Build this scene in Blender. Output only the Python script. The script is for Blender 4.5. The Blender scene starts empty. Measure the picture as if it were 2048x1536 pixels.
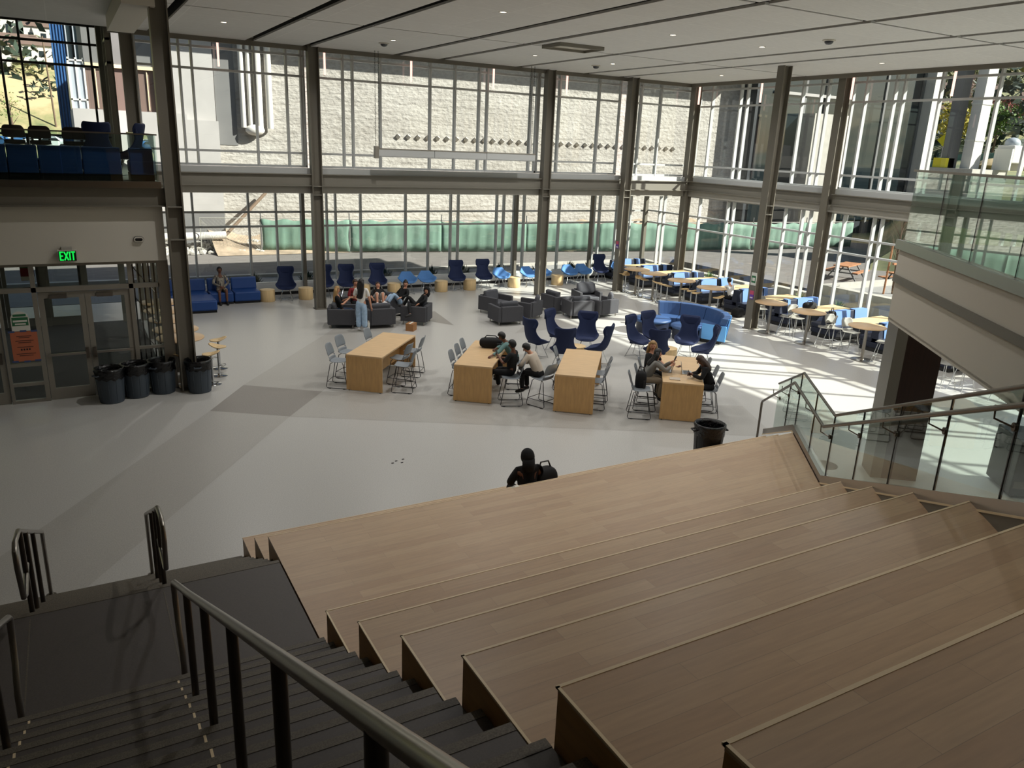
import bpy, bmesh, math, random
from mathutils import Vector, Matrix
R = math.radians
rnd = random.Random(7)
S = bpy.context.scene
C = S.collection
# ------------------------------------------------------------------ materials
def lin(c):
    return tuple(((x / 12.92) if x <= .04045 else ((x + .055) / 1.055) ** 2.4) for x in c)
def rgb(h):
    return lin((int(h[0:2], 16) / 255, int(h[2:4], 16) / 255, int(h[4:6], 16) / 255)) + (1,)
def mat(name, h, rough=.6, metal=0., noise=0., scale=8., bump=0., stretch=(1, 1, 1), h2=None, spec=.5, emit=None, detail=5., coat=0.):
    m = bpy.data.materials.new(name); m.use_nodes = True
    nt = m.node_tree; p = nt.nodes['Principled BSDF']
    p.inputs['Base Color'].default_value = rgb(h); p.inputs['Roughness'].default_value = rough
    p.inputs['Metallic'].default_value = metal; p.inputs['Specular IOR Level'].default_value = spec
    if coat: p.inputs['Coat Weight'].default_value = coat
    if emit:
        p.inputs['Emission Color'].default_value = rgb(emit[0]); p.inputs['Emission Strength'].default_value = emit[1]
    if noise or bump:
        tc = nt.nodes.new('ShaderNodeTexCoord'); mp = nt.nodes.new('ShaderNodeMapping'); mp.inputs['Scale'].default_value = stretch
        nz = nt.nodes.new('ShaderNodeTexNoise'); nz.inputs['Scale'].default_value = scale; nz.inputs['Detail'].default_value = detail
        nt.links.new(tc.outputs['Object'], mp.inputs[0]); nt.links.new(mp.outputs[0], nz.inputs['Vector'])
        if noise:
            rp = nt.nodes.new('ShaderNodeValToRGB'); c = rgb(h)
            d = rgb(h2) if h2 else tuple(max(0, x * (1 - noise)) for x in c[:3]) + (1,)
            u = c if h2 else tuple(min(1, x * (1 + noise)) for x in c[:3]) + (1,)
            rp.color_ramp.elements[0].color = d; rp.color_ramp.elements[1].color = u
            rp.color_ramp.elements[0].position = .35; rp.color_ramp.elements[1].position = .65
            nt.links.new(nz.outputs[0], rp.inputs[0]); nt.links.new(rp.outputs[0], p.inputs['Base Color'])
        if bump:
            b = nt.nodes.new('ShaderNodeBump'); b.inputs['Strength'].default_value = bump; b.inputs['Distance'].default_value = .05
            nt.links.new(nz.outputs[0], b.inputs['Height']); nt.links.new(b.outputs[0], p.inputs['Normal'])
    return m
def plank_mat(name, h1, h2, bw, rh, rough, axis_swap=False, mortar=.002, off=.37, squash=1., mcol=None):
    m = bpy.data.materials.new(name); m.use_nodes = True; nt = m.node_tree; p = nt.nodes['Principled BSDF']
    tc = nt.nodes.new('ShaderNodeTexCoord'); mp = nt.nodes.new('ShaderNodeMapping')
    if axis_swap: mp.inputs['Rotation'].default_value = (0, 0, R(90))
    br = nt.nodes.new('ShaderNodeTexBrick'); br.inputs['Scale'].default_value = 1; br.inputs['Brick Width'].default_value = bw
    br.inputs['Row Height'].default_value = rh; br.inputs['Mortar Size'].default_value = mortar; br.offset = off; br.inputs['Bias'].default_value = 0
    br.inputs['Color1'].default_value = rgb(h1); br.inputs['Color2'].default_value = rgb(h2)
    br.inputs['Mortar'].default_value = rgb(mcol) if mcol else tuple(x * .55 for x in rgb(h1)[:3]) + (1,)
    nz = nt.nodes.new('ShaderNodeTexNoise'); nz.inputs['Scale'].default_value = 3.; nz.inputs['Detail'].default_value = 6
    m2 = nt.nodes.new('ShaderNodeMapping'); m2.inputs['Scale'].default_value = (14, 1.2, 1) if axis_swap else (1.2, 14, 14)
    mx = nt.nodes.new('ShaderNodeMix'); mx.data_type = 'RGBA'; mx.blend_type = 'MULTIPLY'; mx.inputs[0].default_value = .35
    L = nt.links.new
    L(tc.outputs['Object'], mp.inputs[0]); L(mp.outputs[0], br.inputs['Vector']); L(tc.outputs['Object'], m2.inputs[0]); L(m2.outputs[0], nz.inputs['Vector'])
    L(br.outputs['Color'], mx.inputs[6]); L(nz.outputs[0], mx.inputs[7]); 
    g = nt.nodes.new('ShaderNodeBrightContrast'); g.inputs['Bright'].default_value = .05
    L(mx.outputs[2], g.inputs[0]); L(g.outputs[0], p.inputs['Base Color']); p.inputs['Roughness'].default_value = rough
    return m
def glass_mat(name, tint, refl=1.0, rough=0.0):
    m = bpy.data.materials.new(name); m.use_nodes = True; nt = m.node_tree; nt.nodes.remove(nt.nodes['Principled BSDF'])
    o = nt.nodes['Material Output']; t = nt.nodes.new('ShaderNodeBsdfTransparent'); t.inputs[0].default_value = rgb(tint)
    g = nt.nodes.new('ShaderNodeBsdfGlossy'); g.inputs['Roughness'].default_value = rough; g.inputs['Color'].default_value = (.95, .97, .96, 1)
    f = nt.nodes.new('ShaderNodeLayerWeight'); f.inputs[0].default_value = .5
    pw = nt.nodes.new('ShaderNodeMath'); pw.operation = 'POWER'; pw.inputs[1].default_value = 5
    mu = nt.nodes.new('ShaderNodeMath'); mu.operation = 'MULTIPLY_ADD'; mu.inputs[1].default_value = .9; mu.inputs[2].default_value = .07 * refl; mu.use_clamp = True
    x = nt.nodes.new('ShaderNodeMixShader')
    L = nt.links.new
    L(f.outputs['Facing'], pw.inputs[0]); L(pw.outputs[0], mu.inputs[0]); L(mu.outputs[0], x.inputs[0]); L(t.outputs[0], x.inputs[1]); L(g.outputs[0], x.inputs[2]); L(x.outputs[0], o.inputs[0])
    return m
def floor_mat(name, h, k):
    m = mat(name, h, .34, noise=.10, scale=55, detail=3, spec=.45)
    return m
M = {}
def defmats():
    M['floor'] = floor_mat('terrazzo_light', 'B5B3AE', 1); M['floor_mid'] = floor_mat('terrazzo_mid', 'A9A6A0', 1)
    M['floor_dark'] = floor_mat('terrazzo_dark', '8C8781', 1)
    M['ceil'] = plank_mat('ceiling_panel', 'E6E5E2', 'E2E1DE', 3.0, 1.5, .9, mortar=.012, off=0, mcol='F2F1EE')
    M['slot'] = mat('ceiling_slot', '1C1B1A', .8); M['steel_paint'] = mat('bronze_grey_paint', '6E695E', .45)
    M['beam'] = mat('beam_paint', '7B776D', .5); M['band'] = mat('fascia_paint', 'A6A39A', .6)
    M['alu'] = mat('anodised_aluminium', 'B9BBBA', .38, .0, spec=.6); M['mull_backlit'] = mat('backlit_aluminium', '3C3833', .5)  # left upper mullions: aluminium with backlit shade put into its colour
    M['frame'] = mat('door_frame_alu', '8E897F', .4, .3); M['white'] = mat('white_paint', 'C9C4B8', .7)
    M['glass'] = glass_mat('window_glass', 'E2E9E7', .8); M['glass_rail'] = glass_mat('guard_glass', 'E9F1EE', .6)
    M['glass_rail_side'] = glass_mat('guard_glass_reflective', 'DDE8E3', 3.0)
    M['maple'] = plank_mat('maple_boards', 'C3A27A', 'B49069', 1.35, .13, .42, mortar=.0012)
    M['maple_side'] = mat('maple_riser', 'AB8350', .5, noise=.08, scale=4, stretch=(1, 1, 9))
    M['edge'] = mat('nosing_trim', 'E0CBA6', .45)
    M['table_wood'] = mat('table_maple', 'CFAE82', .4, noise=.07, scale=3, stretch=(9, 1, 9)); M['table_side'] = mat('table_maple_side', 'C49C66', .45, noise=.08, scale=3, stretch=(6, 6, 1))
    M['drum'] = mat('drum_maple', 'D9BC8C', .5, noise=.06, scale=4, stretch=(8, 8, 1)); M['rt_top'] = mat('round_table_top', 'C9A982', .35, noise=.05, scale=3)
    M['stair'] = mat('stair_rubber', '4A4440', .55, noise=.10, scale=90); M['stair_nose'] = mat('stair_nosing', '5A5347', .6, noise=.35, scale=120)
    M['inox'] = mat('brushed_stainless', '9A958E', .28, 1.); M['inox_dark'] = mat('stainless_tube', '6B645C', .3, 1.)
    M['chrome'] = mat('chrome', 'C8CACC', .12, 1.); M['black'] = mat('black_plastic', '0B0B0D', .45); M['black_soft'] = mat('black_fabric', '0C0C0E', .85)
    M['bag'] = mat('bin_liner', '08080A', .22, bump=.5, scale=18); M['can'] = mat('grey_bin_plastic', '3A434C', .5)
    M['chair_grey'] = mat('chair_shell_grey', '80868B', .5); M['chair_light'] = mat('chair_shell_light', '9C9A92', .45)
    M['wire'] = mat('chair_wire', '4A4A4C', .35, .8); M['wire_light'] = mat('chair_wire_light', 'D4D6D6', .25, .6)
    M['navy'] = mat('navy_wool', '0E1F46', .8, noise=.12, scale=60); M['blue'] = mat('blue_vinyl', '17407E', .55); M['lblue'] = mat('light_blue_wool', '4F7FB8', .8, noise=.08, scale=60)
    M['pblue'] = mat('periwinkle_vinyl', '6F93D2', .5); M['dnavy'] = mat('dark_navy_vinyl', '151D33', .5); M['sblue'] = mat('slate_blue_vinyl', '2F4C78', .45); M['sky'] = mat('sky_blue_vinyl', '5E9FDD', .5)
    M['grey'] = mat('charcoal_tweed', '46464A', .9, noise=.2, scale=120); M['cush'] = mat('cushion_tweed', '4E4F54', .9, noise=.2, scale=120)
    M['skin'] = mat('skin_light', 'C58F73', .6); M['skin2'] = mat('skin_brown', '6B4431', .6); M['hair_b'] = mat('hair_black', '100C0B', .5); M['hair_br'] = mat('hair_brown', '3A261A', .5)
    M['hair_bl'] = mat('hair_blonde', '9B7A4C', .5); M['jeans'] = mat('denim_light', '9DB6CF', .85, noise=.12, scale=12); M['djeans'] = mat('denim_dark', '28374F', .85)
    M['c_white'] = mat('cloth_white', 'D5D2CC', .85); M['c_black'] = mat('cloth_black', '0B0B0D', .9); M['c_red'] = mat('cloth_red', '7E1C22', .85); M['c_teal'] = mat('cloth_teal', '5F7F7C', .85)
    M['c_beige'] = mat('cloth_beige', 'BFB2A2', .85); M['c_grey'] = mat('cloth_grey', '7F7D78', .9); M['c_khaki'] = mat('cloth_khaki', '8A7C68', .85); M['shoe_w'] = mat('shoe_white', 'D8D8D6', .6); M['shoe_d'] = mat('shoe_dark', '1B1A1A', .6)
    M['plaid'] = plank_mat('plaid_cloth', 'B8AE9A', '4E463C', .05, .05, .85, mortar=.006, mcol='2B2622')
    M['asphalt'] = mat('asphalt', '77716D', .9, noise=.10, scale=1.2, h2='68635F', stretch=(1, 4, 1)); M['conc'] = mat('kerb_concrete', 'B2ADA4', .85, noise=.06, scale=3); M['gravel'] = mat('gravel', '8E8C89', .95, noise=.3, scale=45)
    M['green'] = mat('windscreen_green', '6B8777', .8, noise=.12, scale=1.3, stretch=(2, 2, .5)); M['dirt'] = mat('dry_dirt', '9B8A76', .95, noise=.2, scale=2)
    M['roughwall'] = rough_wall(); M['stucco'] = mat('grey_stucco', 'A9A5A2', .9, noise=.04, scale=1); M['darkclad'] = mat('dark_cladding', '34373B', .4, noise=.1, scale=2)
    M['dglass'] = mat('dark_curtain_glass', '1A2226', .05, spec=.9); M['blueclad'] = mat('blue_corrugated', '5C7392', .5); M['brick'] = plank_mat('brown_brick', '6A4C3E', '5B4035', .4, .12, .9, mortar=.012)
    M['pipe'] = mat('pipe_white', 'CFCBC4', .6); M['panelg'] = mat('grey_panel', '6D6C6B', .7, noise=.05, scale=1)
    M['leaf'] = mat('leaf_dark', '2B3A2C', .7, noise=.3, scale=6); M['leaf2'] = mat('leaf_green', '5E7638', .8, noise=.3, scale=2); M['leaf3'] = mat('leaf_yellow', 'A89A3A', .8, noise=.25, scale=2)
    M['leaf4'] = mat('leaf_olive', '6F7048', .8, noise=.3, scale=2); M['leaf5'] = mat('leaf_orange', 'AE7A3C', .8, noise=.25, scale=2); M['bark'] = mat('bark', '6D5B4B', .9)
    M['hill'] = hill_mat(); M['drygrass'] = mat('dry_grass', '9C8A68', .95, noise=.25, scale=.4); M['house'] = mat('house_wall', 'CFC9C0', .8); M['roof'] = mat('house_roof', '6E5A50', .85); M['picnic'] = mat('picnic_wood', 'A4704C', .7, noise=.15, scale=6)
    M['orange'] = mat('orange_paper', 'B8694A', .8); M['paper'] = mat('white_paper', 'D8D6CC', .8); M['pgreen'] = mat('poster_green', '2E6B45', .7); M['blueink'] = mat('tape_blue', '40507A', .7); M['ink'] = mat('ink_dark', '2A2224', .8)
    M['purple'] = mat('sticker_purple', '6A3FA0', .6); M['pink'] = mat('sticker_pink', 'C04E6A', .6); M['exit_g'] = mat('exit_green', '0A2A12', .5, emit=('10D048', .9)); M['exit_bg'] = mat('exit_face', '10241A', .3)
    M['tube'] = mat('pendant_tube', 'F2D6CC', .5, emit=('FFC9BC', 1.1)); M['lamp'] = mat('downlight_lens', 'FFFFFF', .5, emit=('FFF4E2', 3.0)); M['silver'] = mat('laptop_silver', 'A9ABAE', .35, .6); M['screen'] = mat('laptop_screen', '3A3D44', .2)
    M['brown_clad'] = mat('dark_brown_laminate', '2A1810', .35, noise=.2, scale=3, stretch=(12, 12, .6)); M['card'] = mat('cardboard', '9B6E45', .85, noise=.08, scale=6); M['yellow'] = mat('safety_yellow', 'E3D21E', .5); M['brownshell'] = mat('brown_shell', '3A2F2A', .5)
    M['vest_floor'] = mat('entry_mat', '4B4845', .9, noise=.2, scale=60); M['car_w'] = mat('car_white', 'D9DCE0', .25); M['car_b'] = mat('car_blue', '3C6496', .25); M['car_s'] = mat('car_silver', 'A7ADB5', .25); M['tyre'] = mat('tyre', '161616', .8); M['autoglass'] = mat('car_glass', '20262C', .1)
    M['redpaint'] = mat('red_tarp', 'B03038', .6); M['redleaf'] = mat('leaf_red', '8A4A42', .8, noise=.25, scale=2)
def rough_wall():
    m = bpy.data.materials.new('board_marked_concrete'); m.use_nodes = True; nt = m.node_tree; p = nt.nodes['Principled BSDF']; L = nt.links.new
    tc = nt.nodes.new('ShaderNodeTexCoord')
    def nz(sc, st, det=6):
        a = nt.nodes.new('ShaderNodeMapping'); a.inputs['Scale'].default_value = st; n = nt.nodes.new('ShaderNodeTexNoise'); n.inputs['Scale'].default_value = sc; n.inputs['Detail'].default_value = det
        L(tc.outputs['Object'], a.inputs[0]); L(a.outputs[0], n.inputs['Vector']); return n
    a = nz(.35, (1, 1, 1.6)); b = nz(1.0, (.25, 1, 4)); c = nz(3.5, (1, 1, 1.6), 9)
    rp = nt.nodes.new('ShaderNodeValToRGB'); rp.color_ramp.elements[0].color = rgb('8C867E'); rp.color_ramp.elements[1].color = rgb('AFAAA3'); rp.color_ramp.elements[0].position = .3; rp.color_ramp.elements[1].position = .62
    ad = nt.nodes.new('ShaderNodeMath'); ad.operation = 'MULTIPLY_ADD'; ad.inputs[1].default_value = .55
    L(c.outputs[0], ad.inputs[0]); mul = nt.nodes.new('ShaderNodeMath'); mul.operation = 'MULTIPLY'; mul.inputs[1].default_value = .5; L(a.outputs[0], mul.inputs[0]); L(mul.outputs[0], ad.inputs[2])
    L(ad.outputs[0], rp.inputs[0]); L(rp.outputs[0], p.inputs['Base Color']); p.inputs['Roughness'].default_value = .95
    s = nt.nodes.new('ShaderNodeMath'); s.operation = 'ADD'; L(b.outputs[0], s.inputs[0]); L(c.outputs[0], s.inputs[1])
    bp = nt.nodes.new('ShaderNodeBump'); bp.inputs['Strength'].default_value = .8; bp.inputs['Distance'].default_value = .09; L(s.outputs[0], bp.inputs['Height']); L(bp.outputs[0], p.inputs['Normal'])
    return m
def hill_mat():
    m = bpy.data.materials.new('scrub_hillside'); m.use_nodes = True; nt = m.node_tree; p = nt.nodes['Principled BSDF']; L = nt.links.new
    tc = nt.nodes.new('ShaderNodeTexCoord'); n = nt.nodes.new('ShaderNodeTexNoise'); n.inputs['Scale'].default_value = .045; n.inputs['Detail'].default_value = 9; n.inputs['Roughness'].default_value = .68
    rp = nt.nodes.new('ShaderNodeValToRGB'); e = rp.color_ramp.elements; e[0].color = rgb('4F5E3E'); e[0].position = .40; e[1].color = rgb('B7A27C'); e[1].position = .62
    x = e.new(.5); x.color = rgb('85835A')
    L(tc.outputs['Object'], n.inputs['Vector']); L(n.outputs[0], rp.inputs[0]); L(rp.outputs[0], p.inputs['Base Color']); p.inputs['Roughness'].default_value = 1
    return m
defmats()
# ------------------------------------------------------------------ geometry helper
class G:
    def __init__(s): s.v = []; s.f = []; s.m = []
    def add(s, vs, fs, mi=0):
        n = len(s.v); s.v += [tuple(v) for v in vs]; s.f += [tuple(i + n for i in f) for f in fs]; s.m += [mi] * len(fs); return s
    def box(s, x0, x1, y0, y1, z0, z1, mi=0):
        return s.add([(x0, y0, z0), (x1, y0, z0), (x1, y1, z0), (x0, y1, z0), (x0, y0, z1), (x1, y0, z1), (x1, y1, z1), (x0, y1, z1)],
                     [(0, 3, 2, 1), (4, 5, 6, 7), (0, 1, 5, 4), (1, 2, 6, 5), (2, 3, 7, 6), (3, 0, 4, 7)], mi)
    def obox(s, c, sz, rz=0, rx=0, ry=0, mi=0):
        m = Matrix.Rotation(rz, 3, 'Z') @ Matrix.Rotation(ry, 3, 'Y') @ Matrix.Rotation(rx, 3, 'X'); c = Vector(c); g = G().box(-sz[0] / 2, sz[0] / 2, -sz[1] / 2, sz[1] / 2, -sz[2] / 2, sz[2] / 2)
        return s.add([c + m @ Vector(v) for v in g.v], g.f, mi)
    def cyl(s, p0, p1, r0, r1=None, n=12, mi=0, cap=True):
        r1 = r0 if r1 is None else r1; p0 = Vector(p0); p1 = Vector(p1); d = (p1 - p0).normalized(); a = d.orthogonal().normalized(); b = d.cross(a)
        vs = [p + (a * math.cos(t) + b * math.sin(t)) * r for p, r in ((p0, r0), (p1, r1)) for t in [2 * math.pi * i / n for i in range(n)]]
        fs = [(i, (i + 1) % n, n + (i + 1) % n, n + i) for i in range(n)]
        if cap: fs += [tuple(range(n - 1, -1, -1)), tuple(range(n, 2 * n))]
        return s.add(vs, fs, mi)
    def tube(s, pts, r, n=8, closed=False, mi=0):
        pts = [Vector(p) for p in pts]; N = len(pts); rs = r if isinstance(r, (list, tuple)) else [r] * N; vs = []; pa = None
        for i, p in enumerate(pts):
            q0 = pts[(i - 1) % N] if (i or closed) else p; q1 = pts[(i + 1) % N] if (i < N - 1 or closed) else p
            d = (q1 - q0).normalized() if (q1 - q0).length > 1e-9 else Vector((0, 0, 1))
            if pa is None: a = d.orthogonal().normalized()
            else:
                a = pa - d * pa.dot(d); a = a.normalized() if a.length > 1e-6 else d.orthogonal().normalized()
            pa = a; b = d.cross(a); vs += [p + (a * math.cos(2 * math.pi * k / n) + b * math.sin(2 * math.pi * k / n)) * rs[i] for k in range(n)]
        fs = []; K = N if closed else N - 1
        for i in range(K):
            for k in range(n):
                j = (i + 1) % N; fs.append((i * n + k, i * n + (k + 1) % n, j * n + (k + 1) % n, j * n + k))
        if not closed: fs += [tuple(range(n - 1, -1, -1)), tuple((N - 1) * n + k for k in range(n))]
        return s.add(vs, fs, mi)
    def lathe(s, prof, n=28, c=(0, 0, 0), mi=0, cap=True):
        vs = [(c[0] + r * math.cos(2 * math.pi * k / n), c[1] + r * math.sin(2 * math.pi * k / n), c[2] + z) for r, z in prof for k in range(n)]
        fs = [(i * n + k, i * n + (k + 1) % n, (i + 1) * n + (k + 1) % n, (i + 1) * n + k) for i in range(len(prof) - 1) for k in range(n)]
        if cap: fs += [tuple(range(n - 1, -1, -1)), tuple((len(prof) - 1) * n + k for k in range(n))]
        return s.add(vs, fs, mi)
    def prism(s, poly, z0, z1, mi=0):
        n = len(poly); return s.add([(x, y, z0) for x, y in poly] + [(x, y, z1) for x, y in poly], [tuple(range(n - 1, -1, -1)), tuple(range(n, 2 * n))] + [(i, (i + 1) % n, n + (i + 1) % n, n + i) for i in range(n)], mi)
    def grid(s, rows, mi=0):
        n = len(rows[0]); return s.add([p for r in rows for p in r], [(i * n + k, i * n + k + 1, (i + 1) * n + k + 1, (i + 1) * n + k) for i in range(len(rows) - 1) for k in range(n - 1)], mi)
    def sph(s, c, r, n=14, m=9, mi=0, fn=None):
        r = r if isinstance(r, (tuple, list)) else (r, r, r); vs = []
        for i in range(m + 1):
            t = math.pi * i / m
            for k in range(n):
                a = 2 * math.pi * k / n; v = Vector((math.sin(t) * math.cos(a), math.sin(t) * math.sin(a), math.cos(t)))
                if fn: v = fn(v)
                vs.append((c[0] + v[0] * r[0], c[1] + v[1] * r[1], c[2] + v[2] * r[2]))
        return s.add(vs, [(i * n + k, (i + 1) * n + k, (i + 1) * n + (k + 1) % n, i * n + (k + 1) % n) for i in range(m) for k in range(n)], mi)
    def xf(s, mtx):
        s.v = [tuple(mtx @ Vector(v)) for v in s.v]; return s
    def join(s, g, mi=None):
        n = len(s.v); s.v += g.v; s.f += [tuple(i + n for i in f) for f in g.f]; s.m += g.m if mi is None else [mi] * len(g.f); return s
def mk(name, g, ms, parent=None, smooth=False, bev=0, sub=0, solid=0, clean=True, ang=40):
    me = bpy.data.meshes.new(name); me.from_pydata(g.v, [], g.f); ms = ms if isinstance(ms, (list, tuple)) else [ms]
    for m in ms: me.materials.append(M[m] if isinstance(m, str) else m)
    if len(ms) > 1: me.polygons.foreach_set('material_index', g.m)
    if clean:
        bm = bmesh.new(); bm.from_mesh(me); bmesh.ops.remove_doubles(bm, verts=bm.verts, dist=1e-5) if smooth else None; bmesh.ops.recalc_face_normals(bm, faces=bm.faces); bm.to_mesh(me); bm.free()
    if smooth:
        me.polygons.foreach_set('use_smooth', [True] * len(me.polygons)); me.set_sharp_from_angle(angle=R(ang))
    me.update(); o = bpy.data.objects.new(name, me); C.objects.link(o)
    if parent: o.parent = parent
    if solid: d = o.modifiers.new('s', 'SOLIDIFY'); d.thickness = solid; d.offset = 0
    if bev: d = o.modifiers.new('b', 'BEVEL'); d.width = bev; d.segments = 2; d.limit_method = 'ANGLE'
    if sub: d = o.modifiers.new('u', 'SUBSURF'); d.levels = sub; d.render_levels = sub
    return o
def tag(o, label=None, cat=None, group=None, kind=None):
    if label: o['label'] = label
    if cat: o['category'] = cat
    if group: o['group'] = group
    if kind: o['kind'] = kind
    return o
def thing(name, label, cat, loc=(0, 0, 0), rz=0, group=None, kind=None):
    o = bpy.data.objects.new(name, None); C.objects.link(o); o.empty_display_size = .2; o.location = loc; o.rotation_euler = (0, 0, rz)
    return tag(o, label, cat, group, kind)
def struct(name, g, ms, **k):
    return tag(mk(name, g, ms, **k), kind='structure')
def dup(root, label=None, loc=None, rz=None, group=None, parent=None, over=None):
    c = root.copy(); C.objects.link(c)
    if parent: c.parent = parent
    if label: c['label'] = label
    if group: c['group'] = group
    if loc is not None: c.location = loc
    if rz is not None: c.rotation_euler = (0, 0, rz)
    for ch in list(root.children): dup(ch, parent=c)
    return c
class Kind:      # first call places the built thing, later calls place copies
    def __init__(s, root): s.r = root; s.used = False
    def put(s, loc, rz, label, group=None):
        if not s.used:
            s.used = True; o = s.r; o.location = loc; o.rotation_euler = (0, 0, rz); o['label'] = label
            if group: o['group'] = group
            return o
        return dup(s.r, label, loc, rz, group)
ORD = ['first', 'second', 'third', 'fourth', 'fifth', 'sixth', 'seventh', 'eighth', 'ninth', 'tenth', 'eleventh', 'twelfth']
def arc(c, r, a0, a1, n, z=0): return [(c[0] + r * math.cos(a0 + (a1 - a0) * i / n), c[1] + r * math.sin(a0 + (a1 - a0) * i / n), z) for i in range(n + 1)]
def rrect(w, d, r, n=4):
    p = []
    for cx, cy, a in ((w / 2 - r, d / 2 - r, 0), (-w / 2 + r, d / 2 - r, 90), (-w / 2 + r, -d / 2 + r, 180), (w / 2 - r, -d / 2 + r, 270)):
        p += [(cx + r * math.cos(R(a + 90 * i / n)), cy + r * math.sin(R(a + 90 * i / n))) for i in range(n + 1)]
    return p
# ------------------------------------------------------------------ room shell
def xr(y): return 10.483 + (y - 8.549) / 1.265
U = Vector((.620, .784, 0)); N = Vector((.784, -.620, 0))          # along and outward of the slanted right-hand edge of the seating
def build_shell():
    g = G().box(-14, 24.45, -6, 30.35, -.3, 0)
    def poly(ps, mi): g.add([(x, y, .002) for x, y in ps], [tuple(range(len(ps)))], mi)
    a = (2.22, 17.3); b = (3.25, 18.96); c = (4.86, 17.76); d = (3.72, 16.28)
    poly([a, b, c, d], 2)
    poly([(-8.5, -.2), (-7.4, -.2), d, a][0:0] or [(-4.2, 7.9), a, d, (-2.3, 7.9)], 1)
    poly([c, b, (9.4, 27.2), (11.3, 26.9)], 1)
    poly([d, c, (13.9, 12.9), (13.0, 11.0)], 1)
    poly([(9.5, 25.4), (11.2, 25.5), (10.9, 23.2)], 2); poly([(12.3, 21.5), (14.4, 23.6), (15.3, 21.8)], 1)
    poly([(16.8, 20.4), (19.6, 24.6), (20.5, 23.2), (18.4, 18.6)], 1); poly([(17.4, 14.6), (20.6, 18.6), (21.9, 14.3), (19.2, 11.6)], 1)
    struct('floor', g, ['floor', 'floor_mid', 'floor_dark'], clean=False)
    g = G(); xs = [-14, 2.7, 5.5, 7.3, 10.4, 12.1, 15.25, 18.3, 20.0, 23.7]; ys = [-6, 3.1, 12.1, 21.1, 27.2]
    for i in range(len(xs) - 1):
        for j in range(len(ys) - 1):
            g.box(xs[i] + (.13 if i else 0), xs[i + 1] - (.13 if i < 8 else 0), ys[j] + .05 * (j > 0), ys[j + 1] - .05 * (j < 3), 8.69, 8.74)
    struct('ceiling', g, 'ceil')
    g = G().box(-14, 24.5, -6, 30.5, 9.02, 9.1)
    for x in xs[1:-1]: g.box(x - .18, x - .13, -6, 27.2, 8.74, 9.02).box(x + .13, x + .18, -6, 27.2, 8.74, 9.02)
    struct('trim_1', g, 'slot')
    struct('roof', G().box(-15, 25.75, -7, 28.9, 9.12, 9.5), 'white')
    g = G().box(1.5, 23.75, 27.2, 27.26, 8.55, 8.78).box(23.7, 23.76, -6, 27.2, 8.55, 8.78); struct('trim_2', g, 'steel_paint')
    g = G().box(1.5, 24.5, 27.26, 27.8, 8.93, 9.0).box(23.76, 24.5, -6, 27.26, 8.93, 9.0); struct('trim_3', g, 'white')
    struct('trim_12', G().box(1.35, 1.98, 18.9, 24.4, 8.3, 8.68), 'white')
    # spandrels, soffit of the low bay and sills
    g = G().box(1.9, 24.2, 27.3, 27.42, 4.02, 4.27).box(24.2, 24.3, -6, 27.42, 4.02, 4.27); struct('trim_4', g, 'band')
    g = G().box(1.9, 24.7, 27.42, 30.55, 4.04, 4.3); struct('trim_5', g, 'band')
    g = G().box(1.9, 24.75, 27.4, 27.85, 4.3, 4.84).box(24.31, 24.75, -6, 27.85, 4.02, 4.83); struct('trim_6', g, 'band')
    g = G().box(1.9, 24.4, 30.18, 30.42, .12, .42).box(24.25, 24.5, -6, 30.42, .12, .34); struct('trim_7', g, 'alu')
    g = G().box(1.9, 24.3, 30.2, 30.42, 0, .12).box(24.27, 24.5, -6, 30.2, 0, .12); struct('baseboard_back', g, 'black')
    struct('wall_front', G().box(-14, 24.5, -6.2, -6, 0, 9), 'white'); struct('wall_left', G().box(-14.2, -14, -6, 27.3, 0, 9), 'white')
WIN = [0]
def window(ax, plane, a0, a1, z0, z1, mulls, trs, gl='glass', mm='alu', mw=.065, md=.17, off=0., head=True):
    WIN[0] += 1; w = thing('window_%d' % WIN[0], None, None, kind='structure')
    def bx(g, u0, u1, v0, v1, zz0, zz1):
        return g.box(u0, u1, v0, v1, zz0, zz1) if ax == 'x' else g.box(v0, v1, u0, u1, zz0, zz1)
    for m in mulls: mk('mullion', bx(G(), m - mw / 2, m + mw / 2, plane - md / 2 - off, plane + md / 2 - off, z0, z1), mm, w)
    for t in trs: mk('transom', bx(G(), a0, a1, plane - md * .36 - off, plane + md * .36 - off, t - .035, t + .035), mm, w)
    g = G(); bx(g, a0, a1, plane - md * .4, plane + md * .4, z0, z0 + .07)
    if head: bx(g, a0, a1, plane - md * .4, plane + md * .4, z1 - .06, z1)
    bx(g, a0, a0 + .05, plane - md * .4, plane + md * .4, z0, z1); bx(g, a1 - .05, a1, plane - md * .4, plane + md * .4, z0, z1)
    mk('frame', g, mm, w)
    P = plane + .012
    g = G()
    if ax == 'x': g.add([(a0, P, z0), (a1, P, z0), (a1, P, z1), (a0, P, z1)], [(0, 1, 2, 3)])
    else: g.add([(P, a0, z0), (P, a1, z0), (P, a1, z1), (P, a0, z1)], [(0, 1, 2, 3)])
    mk('pane', g, gl, w); return w
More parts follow.
